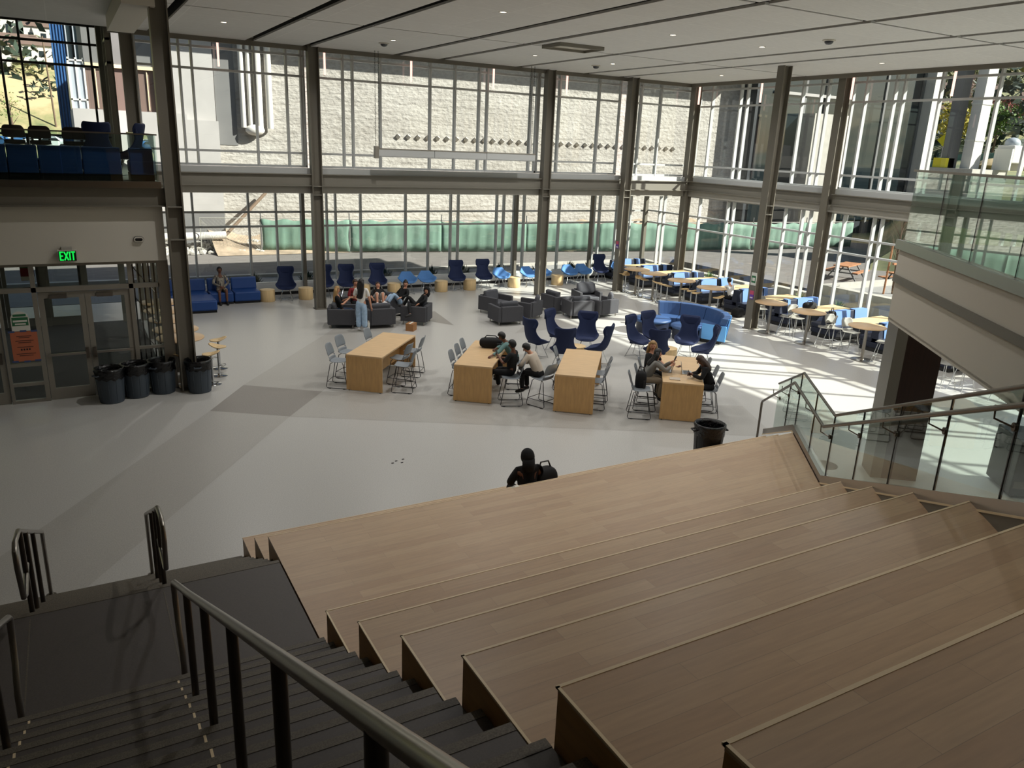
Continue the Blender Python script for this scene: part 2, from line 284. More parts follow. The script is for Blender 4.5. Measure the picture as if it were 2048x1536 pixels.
def build_windows():
    ua = [5.33, 7.79, 8.43]
    window('x', 27.7, 2.2, 7.32, 4.86, 8.93, [3.45, 3.81, 5.70, 6.72, 7.2], ua)
    window('x', 27.7, 7.7, 16.4, 4.86, 8.93, [8.63, 8.97, 9.97, 11.87, 12.86, 13.86, 14.2, 16.11], ua)
    window('x', 27.7, 16.4, 20.4, 4.86, 8.93, [16.46, 17.42, 19.32], ua)
    window('x', 27.7, 20.75, 24.4, 4.86, 8.93, [21.0, 21.47, 22.52], ua)
    lt = [2.6, 3.13]
    window('x', 30.3, 1.95, 7.71, .42, 4.04, [3.83, 5.76, 6.76], lt)
    window('x', 30.3, 7.71, 17.03, .42, 4.04, [8.69, 9.04, 10.05, 11.95, 12.95, 13.97, 14.32, 16.16, 16.51], lt)
    window('x', 30.3, 17.03, 24.3, .42, 4.04, [17.53, 19.37, 21.3, 21.61, 22.6, 23.4], lt)
    ub = [5.33, 7.81, 8.46]
    window('y', 24.5, 19.8, 27.6, 4.84, 8.93, [27.43, 26.63, 25.0, 24.62, 21.82, 20.97, 20.66], ub, md=.15)
    window('y', 24.5, 10.5, 19.6, 4.84, 8.93, [19.06, 17.94, 17.61, 16.32, 14.48, 13.4, 13.06, 11.3], ub, md=.15)
    window('y', 24.5, -6, 10.5, 4.84, 8.93, [10.3, 9.3, 8.9, 7.0, 5.1, 4.1, 3.7, 1.5], ub, md=.15)
    lb = [2.63, 3.17]
    window('y', 24.38, 19.8, 30.3, .34, 4.04, [29.29, 28.98, 27.37, 26.6, 24.88, 24.54, 23.0, 21.75, 20.91, 20.53], lb, md=.15)
    window('y', 24.38, 10.5, 19.6, .34, 4.04, [19.01, 17.8, 17.48, 16.1, 14.3, 13.4, 13.05, 11.3], lb, md=.15)
    window('y', 24.38, -6, 10.5, .34, 4.04, [10.3, 9.3, 8.9, 7.0, 5.1, 4.1, 3.7, 1.5], lb, md=.15)
    window('x', 30.3, -14, 1.5, 4.8, 9.0, [-12, -10, -7.5, -5.6, -3.4, -2.6, -1.36, -.81, 1.12], [7.76, 8.42], mm='mull_backlit')
    window('y', 1.5, 27.75, 30.2, 4.8, 9.0, [28.9], [7.76, 8.42], mm='frame')
    window('y', 1.95, 27.4, 30.3, .42, 4.04, [28.9], lt)
def build_structure():
    cols = [(2.04, 19.1, 'tall bronze-grey steel column beside the entrance bins, nearest on the left'), (7.48, 27.2, 'steel column behind the girl on the left grey armchair'),
            (16.62, 27.15, 'steel column standing between the two right-hand groups of grey armchairs and the window'), (20.5, 27.0, 'steel column with a small purple sticker, beside the farthest round tables'),
            (20.72, 19.35, 'free-standing steel column with posters, in the middle of the row of round tables'), (24.15, 19.72, 'steel column against the right-hand glass wall'),
            (24.12, 27.3, 'steel corner column where the two glass walls meet'), (1.98, 27.25, 'dark steel column behind the sofas on the left upper floor')]
    for i, (x, y, lb) in enumerate(cols):
        t = thing('steel_column', lb, 'column', (x, y, 0), 0, None, 'thing'); top = 8.72
        w, d, f = .36, .30, .03
        g = G().box(-w / 2, -w / 2 + f, -d / 2, d / 2, 0, top).box(w / 2 - f, w / 2, -d / 2, d / 2, 0, top).box(-w / 2 + f, w / 2 - f, -.012, .012, 0, top)
        mk('shaft', g, 'steel_paint', t)
        if i in (0, 1, 2, 3, 4):
            for z in (4.27, 3.98 if i else 3.55): mk('stiffener', G().box(-w / 2 + f, w / 2 - f, -d / 2 + .01, d / 2 - .01, z - .012, z + .012), 'beam', t)
        mk('base_plate', G().box(-.22, .22, -.19, .19, 0, .02), 'steel_paint', t)
    def ibeam(ax, p, a0, a1, lb):
        t = thing('steel_beam', lb, 'beam', (0, 0, 0), 0, None, 'thing'); g = G()
        for q0, q1, z0, z1 in ((p - .1, p + .1, 4.27, 4.295), (p - .1, p + .1, 4.645, 4.67), (p - .01, p + .01, 4.295, 4.645)):
            g.box(a0, a1, q0, q1, z0, z1) if ax == 'x' else g.box(q0, q1, a0, a1, z0, z1)
        mk('girder', g, 'beam', t)
        g = G(); g.box(a0, a1, p + .1, p + .5, 4.67, 4.85) if ax == 'x' else g.box(p + .1, p + .36, a0, a1, 4.67, 4.855)
        mk('sill_cap', g, 'alu', t)
    ibeam('x', 27.2, 2.2, 7.3, 'grey steel beam of the back glass wall, leftmost length beside the upper floor'); ibeam('x', 27.2, 7.66, 16.44, 'grey steel beam across the widest bay of the back glass wall')
    ibeam('x', 27.2, 16.8, 20.32, 'grey steel beam of the back glass wall, short length over the sunlit lounge chairs'); ibeam('x', 27.2, 20.68, 24.0, 'sun-striped grey steel beam at the right end of the back glass wall')
    ibeam('y', 24.2, 19.9, 27.3, 'grey steel beam of the right glass wall, far length by the corner'); ibeam('y', 24.2, -6, 19.55, 'grey steel beam of the right glass wall, near length running behind the balcony')
    for x, lb in ((7.71, 'slim bronze post of the back windows, left of the big column'), (17.03, 'slim bronze post of the back windows, behind the sunlit chairs'), (21.02, 'slim bronze post of the back windows beside the rightmost lounge chairs')):
        tag(mk('window_post', G().box(x - .06, x + .06, 30.0, 30.14, 0, 4.04), 'steel_paint'), lb, 'post', kind='thing')
    tag(mk('window_post', G().box(24.16, 24.32, 30.1, 30.28, 0, 4.04), 'steel_paint'), 'sunlit bronze post at the corner of the lower windows', 'post', kind='thing')
    tag(mk('window_post', G().box(1.3, 1.72, 29.5, 29.9, 4.8, 8.93), 'steel_paint'), 'broad bronze corner post behind the blue chairs on the upper floor', 'post', kind='thing')
def build_bleachers():
    yk = [10.28, 9.36, 8.46, 6.01, 5.085, 4.165, 3.245, 2.32, 1.385, .46, -.46, -1.4]; h = .4572
    names = ['lowest front tier of the maple seating steps, hooded person sits on it', 'second front tier of the maple seating steps', 'deep maple landing of the seating steps', 'maple seating tier just above the deep landing',
             'second maple seating tier above the landing', 'third maple seating tier above the landing', 'fourth maple seating tier above the landing', 'fifth maple seating tier above the landing, mid foreground', 'wide maple seating tier at the bottom right corner', 'maple seating tier nearest the camera', 'maple seating tier behind the camera']
    for k in range(11):
        z1 = h * (k + 1); z0 = z1 - h if k else 0; ya, yb = yk[k], yk[k + 1]; off = .0
        t = thing('bleacher_tier', names[k], 'bleacher', (0, 0, 0), 0, 'maple seating tiers', 'thing')
        if k == 9: pass
        xa, xb = xr(ya), xr(yb - .06); zl = z0 - (.0 if k == 0 else .02)
        mk('tread', G().prism([(1.617, ya), (1.617, yb - .06), (xb, yb - .06), (xa, ya)], z1 - .03, z1), 'maple', t)
        mk('riser', G().prism([(1.617, ya - .002), (1.617, yb - .04), (xb, yb - .04), (xa, ya - .002)], max(zl, 0.001), z1 - .03), 'maple_side', t)
        if k not in (0, 1, 2):
            mk('nosing', G().box(1.607, xa, ya - .012, ya + .006, z1 - .008, z1 + .003).box(1.607, 1.622, yb, ya, z1 - .008, z1 + .003), 'edge', t)
        else: mk('nosing', G().box(1.612, xa, ya - .006, ya + .004, z1 - .008, z1 + .002), 'edge', t)
    st = thing('staircase', 'dark rubber staircase with a landing, beside the maple seating', 'stairs', (0, 0, 0), 0, None, 'thing'); rz = .1524
    x0, x1 = -5.2, 1.6; J = []
    for j in range(1, 34):
        y1 = 10.33 - .308 * (j - 1) if j <= 9 else 6.06 - .308 * (j - 10); y0 = 6.06 if j == 9 else y1 - .308; z = rz * j
        if y1 < -2: break
        s = mk('step', G().box(x0, x1, y0 - .02, y1, z - rz - .02 if j > 1 else 0, z), 'stair', st)
        mk('step_nosing', G().box(x0, x1, y1 - .055, y1 + .004, z - .03, z + .003), 'stair_nose', s)
        if j < 9 or j > 9:
            for x in (.36, -.70): mk('joint_strip', G().box(x - .008, x + .008, y0, y1 - .06, z, z + .003), 'edge', s)
        else:
            for x in (.415, -.76): mk('joint_strip', G().box(x - .006, x + .006, 6.1, 7.75, z, z + .002), 'stair_nose', s)
    # stair handrails
    def zst(y): return max(0, 1.3716 - .495 * (y - 7.87)) if y > 7.87 else (1.3716 if y > 6.06 else 1.3716 + .495 * (6.2 - y))
    for X, lb in ((.44, 'short stainless handrail at the foot of the stairs, right one of the pair'), (-.75, 'short stainless handrail at the foot of the stairs, left one of the pair')):
        t = thing('handrail', lb, 'handrail', (0, 0, 0), 0, 'stainless stair handrails')
        pts = [(X, 10.4, .10), (X, 10.4, 1.02), (X, 8.42, 1.98), (X, 7.85, 2.26), (X, 7.45, 2.34), (X, 7.33, 2.3), (X, 7.32, 2.15), (X, 7.45, 1.78), (X, 7.62, 1.71), (X, 8.1, 1.78)]
        mk('rail', G().tube(pts, .024, 10), 'inox', t, smooth=True, ang=60)
        for y in (9.2, 8.45, 7.95): mk('post', G().cyl((X, y, zst(y)), (X, y, 2.26 - .495 * (y - 7.85)), .024, n=10), 'inox_dark', t, smooth=True)
        mk('base_collar', G().cyl((X, 10.4, 0), (X, 10.4, .12), .06, n=16), 'inox', t, smooth=True)
    for X, lb in ((.43, 'long stainless handrail running up the stairs in the foreground'), (-.77, 'stainless handrail cut off by the left edge of the picture')):
        t = thing('handrail', lb, 'handrail', (0, 0, 0), 0, 'stainless stair handrails')
        zt = lambda y: 2.17 + .495 * (6.45 - y)
        mk('rail', G().tube([(X, 6.22, 1.38), (X - .0, 6.24, 1.62), (X, 6.4, 1.8), (X, 6.47, 2.0), (X, 6.5, 2.14), (X, 6.42, 2.2), (X, 5.2, zt(5.2)), (X, 3, zt(3)), (X, .9, zt(.9)), (X, -1.6, zt(-1.6))], .026, 12), 'inox', t, smooth=True, ang=60)
        for y in (5.34, 4.26, 3.2, 2.2, 1.25): mk('post', G().cyl((X, y, zst(y) - .12), (X, y, zt(y) - .01), .026, n=12), 'inox_dark', t, smooth=True)
def zrail(s):      # top of tread along the slanted edge, s measured from the landing's front corner down the slope towards the camera
    return 0
def build_guard():
    P0 = Vector((10.483, 8.549, 0))
    def at(s, z, off): 
        p = P0 + U * s + N * off; return (p.x, p.y, z)
    t = thing('glass_guard', 'glass guard with two stainless rails along the right side of the maple seating', 'railing', (0, 0, 0))
    # s: + towards the room front, - up the seating.  landing from s=0 to -3.2
    sL = -2.22; sU = -10.2; sF = 2.6; gr = .4572 / (.92 / .784); gf = -.46 / (.92 / .784)
    def zt(s): return 1.3716 + gf * s if s > 0 else (1.3716 if s > sL else 1.3716 + gr * (sL - s))
    def strip(g, lo, hi, o0, o1, ss):
        rows = []
        for s in ss:
            z = zt(s); rows.append([at(s, z + lo, o0), at(s, z + hi, o0), at(s, z + hi, o1), at(s, z + lo, o1), at(s, z + lo, o0)])
        g.grid(rows); a = len(g.v); g.add([rows[0][i] for i in range(4)], [(0, 1, 2, 3)]); g.add([rows[-1][i] for i in range(4)], [(3, 2, 1, 0)]); return g
    ss = [sF, 0, sL, sU]
    mk('shoe', strip(G(), -.0, .11, .0, .12, ss), 'inox', t); mk('skirt', strip(G(), -1.0, -.02, .0, .10, [0, sL, sU]), 'steel_paint', t)
    mk('shoe_trim', strip(G(), -.02, .0, -.01, .0, ss), 'edge', t)
    cuts = [1.9, .9, .1, -1.1, -2.25, -3.5, -4.7, -5.9, -7.1, -8.3, -9.5]
    for a, b in zip(cuts[:-1], cuts[1:]):
        sa, sb = a - .01, b + .01; mid = [s for s in (0, sL) if sb < s < sa]; q = [sa] + mid + [sb]
        mk('glass_panel', strip(G(), .11, 1.02, .054, .066, q), 'glass_rail', t)
        mk('panel_gasket', strip(G(), .11, 1.02, .05, .07, [b + .008, b - .008]), 'black', t)
    mk('cap_rail', G().tube([at(s, zt(s) + 1.04, .06) for s in (1.95, 0, sL, sU)], .021, 8), 'inox_dark', t, smooth=True, ang=60)
    hr = mk('hand_rail', G().tube([at(2.75, 0.0, -.07), at(2.75, .98, -.07), at(2.68, 1.04, -.07), at(0, zt(0) + .86, -.07), at(sL, zt(sL) + .86, -.07), at(sU, zt(sU) + .86, -.07)], .024, 10), 'inox_dark', t, smooth=True, ang=60)
    for s in [1.6, .85, .15, -1.1, -2.2, -3.5, -4.7, -5.9, -7.1, -8.3]:
        z = zt(s) + .84; mk('rail_bracket', G().tube([at(s + .12, z, -.07), at(s + .12, z - .11, -.06), at(s, z - .13, .03), at(s, z - .13, .05)], .009, 6).cyl(at(s, z - .13, .03), at(s, z - .13, .054), .035, n=12), 'inox_dark', hr, smooth=True)
def build_left_mezzanine():
    struct('trim_8', G().box(-14, 1.78, 19.12, 30.3, 4.3, 4.78), 'white')
    tag(mk('wall_entrance', G().box(-14, 1.8, 19.2, 19.5, 3.07, 4.27).box(-14, 1.8, 19.5, 27.3, 3.07, 3.12), 'white'), kind='structure')
    t = thing('steel_beam', 'bronze-grey edge beam of the left upper floor, above the exit sign', 'beam', kind='thing')
    mk('girder', G().box(-14, 1.86, 19.02, 19.22, 4.27, 4.3).box(-14, 1.86, 19.02, 19.22, 4.64, 4.67).box(-14, 1.86, 19.1, 19.13, 4.3, 4.64), 'steel_paint', t); mk('fascia_strip', G().box(-14, 1.80, 18.98, 19.1, 4.67, 4.81), 'inox', t)
    t = thing('glass_guard', 'glass guard with a slim rail along the edge of the left upper floor', 'railing')
    for a, b in ((-13, -10.2), (-10.2, -7.4), (-7.4, -4.6), (-4.6, -1.8), (-1.8, -.05), (-.05, 1.78)): mk('glass_panel', G().box(a + .01, b - .01, 19.034, 19.046, 4.81, 5.78), 'glass_rail', t)
    mk('glass_panel', G().box(1.734, 1.746, 19.1, 27, 4.81, 5.78), 'glass_rail', t)
    mk('cap_rail', G().box(-13, 1.80, 19.015, 19.065, 5.77, 5.80).box(1.715, 1.765, 19.06, 27, 5.77, 5.80), 'inox', t)
    # entrance vestibule
    Y = 19.36
    def leaf(x0, x1, lb, hinge, y=Y, n='door'):
        d = thing('door_%d' % n, lb, 'door', kind='structure'); s = .11
        mk('stile', G().box(x0, x0 + s, y - .025, y + .025, .01, 2.43).box(x1 - s, x1, y - .025, y + .025, .01, 2.43), 'frame', d); mk('rail', G().box(x0 + s, x1 - s, y - .024, y + .024, .01, .27).box(x0 + s, x1 - s, y - .024, y + .024, 2.3, 2.43), 'frame', d)
        mk('pane', G().add([(x0 + s, y, .27), (x1 - s, y, .27), (x1 - s, y, 2.3), (x0 + s, y, 2.3)], [(0, 1, 2, 3)]), 'glass', d)
        if y == Y:
            b = mk('push_bar', G().box(x0 + .06, x1 - .04, y - .09, y - .05, 1.02, 1.07), 'inox', d); h = x1 - .1 if hinge else x0 + .04
            mk('latch_case', G().box(h, h + .06, y - .1, y - .025, .93, 1.16), 'inox_dark', b); mk('closer', G().box(x0 + .22, x0 + .55, y - .09, y - .03, 2.3, 2.38), 'inox', d)
    leaf(-.82, .07, None, True, n=1); leaf(.08, .97, None, False, n=2); leaf(-2.45, -1.58, None, True, n=3)
    g = G()
    for x0, x1 in ((-1.56, -1.5), (-.92, -.83), (.97, 1.06), (1.58, 1.82), (-2.55, -2.46)): g.box(x0, x1, Y - .06, Y + .06, 0, 3.07)
    g.box(-14, 1.6, Y - .06, Y + .06, 2.45, 2.55).box(-14, 1.6, Y - .05, Y + .05, 3.0, 3.07)
    for z in (.03, .42, .86): g.box(-1.5, -.92, Y - .05, Y + .05, z - .035, z + .035)
    for z in (.03, 1.05): g.box(1.06, 1.58, Y - .05, Y + .05, z - .03, z + .03)
    g.box(1.62, 1.78, Y + .06, 27.3, 3.0, 3.07).box(1.62, 1.78, 27.1, 27.3, 0, 3.07)
    struct('trim_9', g, 'frame')
    WIN[0] += 1; w = thing('window_%d' % WIN[0], None, None, kind='structure')
    q = [(-1.5, -.92, .06, 2.45), (1.06, 1.58, .06, 2.45), (-1.5, 1.58, 2.55, 3.0), (-14, -2.55, .06, 3.0)]
    g = G()
    for a, b, c, d in q: g.add([(a, Y, c), (b, Y, c), (b, Y, d), (a, Y, d)], [(0, 1, 2, 3)])
    g.add([(1.7, Y, .1), (1.7, 27.2, .1), (1.7, 27.2, 3.0), (1.7, Y, 3.0)], [(0, 1, 2, 3)]); mk('pane', g, 'glass', w)
    mk('mullion', G().box(1.65, 1.75, 21.9, 22.0, 0, 3), 'frame', w); mk('mullion', G().box(1.65, 1.75, 24.5, 24.6, 0, 3), 'frame', w)
    leaf(-2.0, -1.0, None, True, 27.2, 4); leaf(-.9, .1, None, False, 27.2, 5)
    g = G()
    for x in (-3.2, -2.1, -.95, .15, 1.2): g.box(x - .09, x + .09, 27.1, 27.3, 0, 3.07)
    g.box(-14, 1.7, 27.12, 27.28, 2.45, 2.55); struct('trim_10', g, 'frame')
    struct('trim_11', G().box(-14, 1.62, 19.5, 27.3, 0, .006), 'vest_floor')
    # slatted screen behind the narrow side light
    t = thing('bar_screen', 'screen of black upright and slanted bars behind the narrow glass beside the entrance doors', 'screen', (1.06, 19.75, 0), kind='thing')
    for i in range(5): mk('bar', G().box(.03 + i * .11, .06 + i * .11, 0, .03, .03, 3.0), 'black', t)
    for i in range(4): mk('slanted_bar', G().tube([(.02, .06, 2.9 - i * .72), (.5, .06, 2.2 - i * .72)], .012, 6), 'inox', t)
    # exit sign, camera, notices
    t = thing('exit_sign', 'green lit EXIT sign on the white wall above the entrance doors', 'sign', (-.155, 19.13, 3.255))
    mk('housing', G().box(-.18, .18, -.05, .03, -.13, .11), 'white', t); mk('face', G().box(-.165, .165, -.056, -.05, -.12, .09), 'exit_bg', t); mk('mount', G().box(-.1, .1, -.03, .07, .11, .17), 'band', t)
    lt = G(); st = .028
    def ln(x0, z0, x1, z1): lt.obox(((x0 + x1) / 2, -.06, (z0 + z1) / 2), (math.hypot(x1 - x0, z1 - z0) + st * .6, .006, st), ry=-math.atan2(z1 - z0, x1 - x0))
    a, b, m = -.095, .07, -.012; x = -.135
    for s in ((x, a, x, b), (x, a, x + .05, a), (x, m, x + .045, m), (x, b, x + .05, b)): ln(*s)
    x = -.055; ln(x, a, x + .065, b); ln(x, b, x + .065, a); x = .045; ln(x, a, x, b); x = .075; ln(x, b, x + .065, b); ln(x + .032, a, x + .032, b)
    mk('lettering', lt, 'exit_g', t)
    t = thing('wall_camera', 'small oval camera on the white wall near the column', 'camera', (1.26, 19.2, 3.55))
    mk('housing', G().prism(rrect(.2, .115, .056, 6), 0, .05).xf(Matrix.Rotation(R(90), 4, 'X')), 'white', t); mk('trim_ring', G().prism(rrect(.215, .13, .064, 6), 0, .02).xf(Matrix.Rotation(R(90), 4, 'X')), 'black', t); mk('lens', G().prism(rrect(.15, .06, .029, 6), .05, .058).xf(Matrix.Rotation(R(90), 4, 'X')), 'black', t)
    t = thing('notice', 'large orange notice taped to the glass left of the entrance doors', 'notice', (-1.17, 19.30, 1.29)); mk('sheet', G().box(-.25, .25, -.004, 0, -.33, .33), 'orange', t)
    g = G()
    for x, z in ((-.22, .33), (.2, .33), (-.22, -.33), (.2, -.33), (0, .34), (0, -.34)): g.box(x - .06, x + .06, -.006, -.003, z - .02, z + .02)
    mk('tape', g, 'blueink', t); g = G()
    for z, w in ((.22, .14), (.19, .1), (.12, .17), (.08, .12), (-.02, .15), (-.17, .18), (-.21, .13)): g.box(-w, w, -.0065, -.004, z, z + .012)
    for i in range(4): g.box(-.09 + i * .05, -.06 + i * .05, -.0065, -.004, -.09, -.05)
    mk('handwriting', g, 'ink', t)
    t = thing('door_poster', 'white round-topped poster above the orange notice', 'notice', (-1.2, 19.30, 1.63)); mk('sheet', G().prism([(-.17, 0), (.17, 0)] + [(.17 * math.cos(R(a)), .26 + .17 * math.sin(R(a))) for a in range(0, 181, 15)], 0, .005).xf(Matrix.Rotation(R(90), 4, 'X')), 'paper', t)
    mk('print', G().box(-.15, .15, -.008, -.005, .12, .3).box(-.12, .12, -.008, -.005, .32, .37), 'pgreen', t); mk('print', G().box(-.13, .13, -.01, -.008, .2, .24).box(-.1, .1, -.01, -.008, .14, .17), 'paper', t)
    t = thing('hanging_banner', 'narrow banner hanging inside the entrance glass', 'banner', (-1.05, 21.5, 2.35)); mk('cloth', G().box(-.14, .14, 0, .01, 0, 1.0), 'paper', t); mk('print', G().box(-.14, .14, -.004, 0, .1, .3), 'c_red', t); mk('print', G().box(-.14, .14, -.004, 0, .3, .45), 'pgreen', t)
def build_right_balcony():
    c = Vector((10.53, 7.2, 0)); u = -U
    def strip(n, a, b, z0, z1, o0, o1, m, par):
        b = min(b, 9.6); p = [c + u * a + N * o0, c + u * b + N * o0, c + u * b + N * o1, c + u * a + N * o1]; return mk(n, G().prism([(q.x, q.y) for q in p], z0, z1), m, par)
    t = thing('balcony', 'upper balcony with a sharp corner and a stainless edge strip on the right', 'balcony', kind='thing')
    strip('edge_strip', -.06, 12, 4.67, 4.8, -.05, .0, 'inox', t); strip('slab', 0, 12, 4.3, 4.79, 0, 6.5, 'white', t); strip('edge_beam', .1, 12, 4.2, 4.67, .05, .3, 'steel_paint', t); strip('soffit_face', .0, 12, 3.63, 4.22, .02, .2, 'white', t); strip('reveal', .02, 12, 4.2, 4.3, -.03, .1, 'steel_paint', t)
    strip('underside', 0, 12, 3.6, 3.66, .02, 6.5, 'white', t)
    t = thing('glass_guard', 'glass guard on the edge of the right balcony, mirroring the windows', 'railing')
    for i in range(8): strip('glass_panel', .1 + i * 1.18, .1 + i * 1.18 + 1.165, 4.8, 5.76, .012, .024, 'glass_rail_side', t); strip('panel_gasket', .1 + i * 1.18 - .012, .1 + i * 1.18, 4.8, 5.76, .01, .026, 'black', t) if i else None
    strip('cap_rail', .0, 12, 5.755, 5.785, -.005, .045, 'inox_dark', t)
    p = [(c + N * a) for a in (.1, 6.4)]; mk('glass_panel', G().prism([(p[0].x, p[0].y), (p[1].x, p[1].y), (p[1].x + U.x * .012, p[1].y + U.y * .012), (p[0].x + U.x * .012, p[0].y + U.y * .012)], 4.8, 5.76), 'glass_rail', t)
    t = thing('balcony_pier', 'dark brown pier with a grey edge carrying the right balcony', 'pier', (13.55, 8.62, 0), R(-38.5), kind='thing')
    mk('cladding', G().box(-.22, .42, -.3, .3, 0, 3.62), 'brown_clad', t); mk('edge_trim', G().box(-.42, -.22, -.3, .3, 0, 3.62), 'steel_paint', t)
# ------------------------------------------------------------------ furniture (x = forward of a seat, origin on the floor)
def shell(prof, ns=11, p=2.2):
    rows = []
    for i, (x, z, hw, wg) in enumerate(prof):
        a = prof[max(0, i - 1)]; b = prof[min(len(prof) - 1, i + 1)]; tx, tz = b[0] - a[0], b[1] - a[1]; L = math.hypot(tx, tz); nx, nz = -tz / L, tx / L
        rows.append([(x + nx * wg * abs(s) ** p, hw * s * (1 - .06 * s * s), z + nz * wg * abs(s) ** p) for s in [-1 + 2 * k / (ns - 1) for k in range(ns)]])
    return rows
def lounge(name, prof, ms, label, cushion, legm):
    t = thing(name, label, 'chair')
    mk('shell', G().grid(shell(prof, 11, 2.2 if cushion else 1.5)), ms, t, smooth=True, solid=.045, sub=1, ang=180)
    g = G(); rows = []
    for x, hw in ((-.17, .2), (-.1, .27), (.05, .29), (.22, .25), (.30, .2)): rows.append([(x, hw * s, .475 + .02 * (1 - s * s) + (.01 if -.1 < x < .25 else -.02)) for s in (-1, -.5, 0, .5, 1)])
    mk('seat_cushion', g.grid(rows), ms, t, smooth=True, solid=.07, sub=1, ang=180)
    if cushion: mk('headrest', G().grid([[(-.375 + .028 + .05 * abs(s) ** 2, .3 * s, z) for s in (-1, -.6, -.2, .2, .6, 1)] for z in (.95, 1.02, 1.12, 1.2)]), ms, t, smooth=True, solid=.035, sub=1, ang=180)
    for sx, sy in ((.24, .2), (.24, -.2), (-.22, .2), (-.22, -.2)): mk('leg', G().tube([(sx * .5, sy * .6, .41), (sx * 1.15, sy * 1.15, .012)], .011, 7), legm, t, smooth=True)
    mk('cross_bar', G().tube([(.27, .22, .03), (0, 0, .06), (-.25, -.22, .03)], .008, 6).tube([(.27, -.22, .03), (0, 0, .06), (-.25, .22, .03)], .008, 6), legm, t)
    return t
HB = [(-.42, 1.22, .29, .11), (-.40, 1.13, .335, .15), (-.375, 1.02, .335, .15), (-.35, .94, .27, .10), (-.33, .86, .25, .07), (-.30, .74, .28, .09), (-.26, .60, .34, .14), (-.20, .49, .39, .19), (-.08, .425, .41, .19), (.10, .42, .39, .14), (.26, .445, .32, .07), (.34, .465, .25, .02)]
LB = [(-.37, .83, .19, .01), (-.355, .80, .22, .02), (-.32, .70, .29, .06), (-.27, .59, .36, .13), (-.19, .48, .41, .20), (-.05, .425, .43, .22), (.12, .42, .43, .20), (.26, .445, .36, .12), (.35, .47, .25, .02)]
def chair_shell(ms, t, seat_r=False):
    rows = []
    for x, z, hw in ((.22, .655, .15), (.2, .67, .2), (.1, .655, .225), (-.05, .645, .23), (-.16, .655, .225), (-.2, .685, .21)): rows.append([(x, hw * s, z + .02 * s * s) for s in (-1, -.6, -.2, .2, .6, 1)])
    mk('seat', G().grid(rows), ms, t, smooth=True, solid=.02, sub=1, ang=180)
    def bk(z0, z1, n):
        return [[(-.2 - .13 * ((z - .68) / .4) + .045 * abs(s) ** 2, (.215 + .02 * math.sin((z - .68) / .4 * 3.0) - (.04 if z > 1.04 else 0)) * s, z) for s in (-1, -.6, -.2, .2, .6, 1)] for z in [z0 + (z1 - z0) * i / n for i in range(n + 1)]]
    g = G().grid(bk(.675, .755, 2)); g.grid(bk(.79, 1.075, 4))
    for s in (-1, 1): g.grid([[(-.2 - .13 * ((z - .68) / .4) + .045 * q ** 2, s * .22 * q, z) for q in (.72, 1)] for z in (.75, .795)])
    mk('backrest', g, ms, t, smooth=True, solid=.018, sub=1, ang=180)
def counter_chair(label):
    t = thing('counter_chair', label, 'chair'); chair_shell('chair_grey', t)
    for s in (-1, 1):
        mk('leg', G().tube([(.12, s * .16, .64), (.15, s * .19, .62), (.26, s * .235, .05), (.24, s * .24, .015), (-.24, s * .24, .015), (-.27, s * .235, .05), (-.17, s * .19, .62), (-.12, s * .16, .64)], .009, 6), 'wire', t, smooth=True)
        for x in (.18, -.18): mk('glide', G().box(x - .03, x + .03, s * .24 - .012, s * .24 + .012, 0, .016), 'black', t)
    mk('footrest', G().tube([(.235, -.225, .17), (.235, .225, .17)], .008, 6), 'wire', t); mk('stretcher', G().tube([(-.245, -.225, .17), (-.245, .225, .17)], .008, 6).tube([(.235, -.225, .17), (-.245, -.225, .17)], .007, 6).tube([(.235, .225, .17), (-.245, .225, .17)], .007, 6), 'wire', t)
    return t
def bar_chair(label):
    t = thing('bar_chair', label, 'chair'); chair_shell('chair_light', t)
    for sx in (1, -1):
        for sy in (1, -1): mk('leg', G().tube([(sx * .12, sy * .13, .64), (sx * .24, sy * .23, .01)], .0105, 6), 'wire_light', t, smooth=True)
    mk('footrest', G().tube([(.19, .19, .24), (.19, -.19, .24), (-.19, -.19, .24), (-.19, .19, .24)], .008, 6, True), 'wire_light', t)
    return t
def bar_stool(label):
    t = thing('bar_stool', label, 'stool')
    rows = [[(.0 + r * math.cos(a) * 1.05, r * math.sin(a) * .85, .745 + .09 * max(0, -math.cos(a)) * (r / .2) ** 2 + .012 * (r / .2)) for a in [2 * math.pi * k / 18 for k in range(19)]] for r in (.005, .08, .14, .18, .2)]
    mk('seat', G().grid(rows), 'drum', t, smooth=True, solid=.022, ang=180); mk('pole', G().cyl((0, 0, .02), (0, 0, .74), .028, n=14), 'chrome', t, smooth=True)
    mk('base', G().lathe([(.2, 0), (.2, .012), (.17, .025), (.05, .035), (.03, .06)], 26), 'chrome', t, smooth=True); mk('footrest', G().tube([(0.02, .04, .28), (.14, .12, .28), (.17, 0, .29), (.14, -.12, .28), (.02, -.04, .28)], .010, 7), 'chrome', t, smooth=True)
    return t
def round_table(label, r=.55, h=1.07, top='rt_top'):
    t = thing('round_table', label, 'table'); mk('tabletop', G().lathe([(.01, h - .032), (r - .012, h - .032), (r, h - .022), (r, h - .008), (r - .008, h), (.01, h)], 44), top, t, smooth=True, ang=50)
    mk('pole', G().cyl((0, 0, .02), (0, 0, h - .03), .05, n=18), 'inox', t, smooth=True); mk('base', G().lathe([(.33, 0), (.33, .012), (.30, .022), (.08, .03), (.06, .05)], 34), 'inox', t, smooth=True); return t
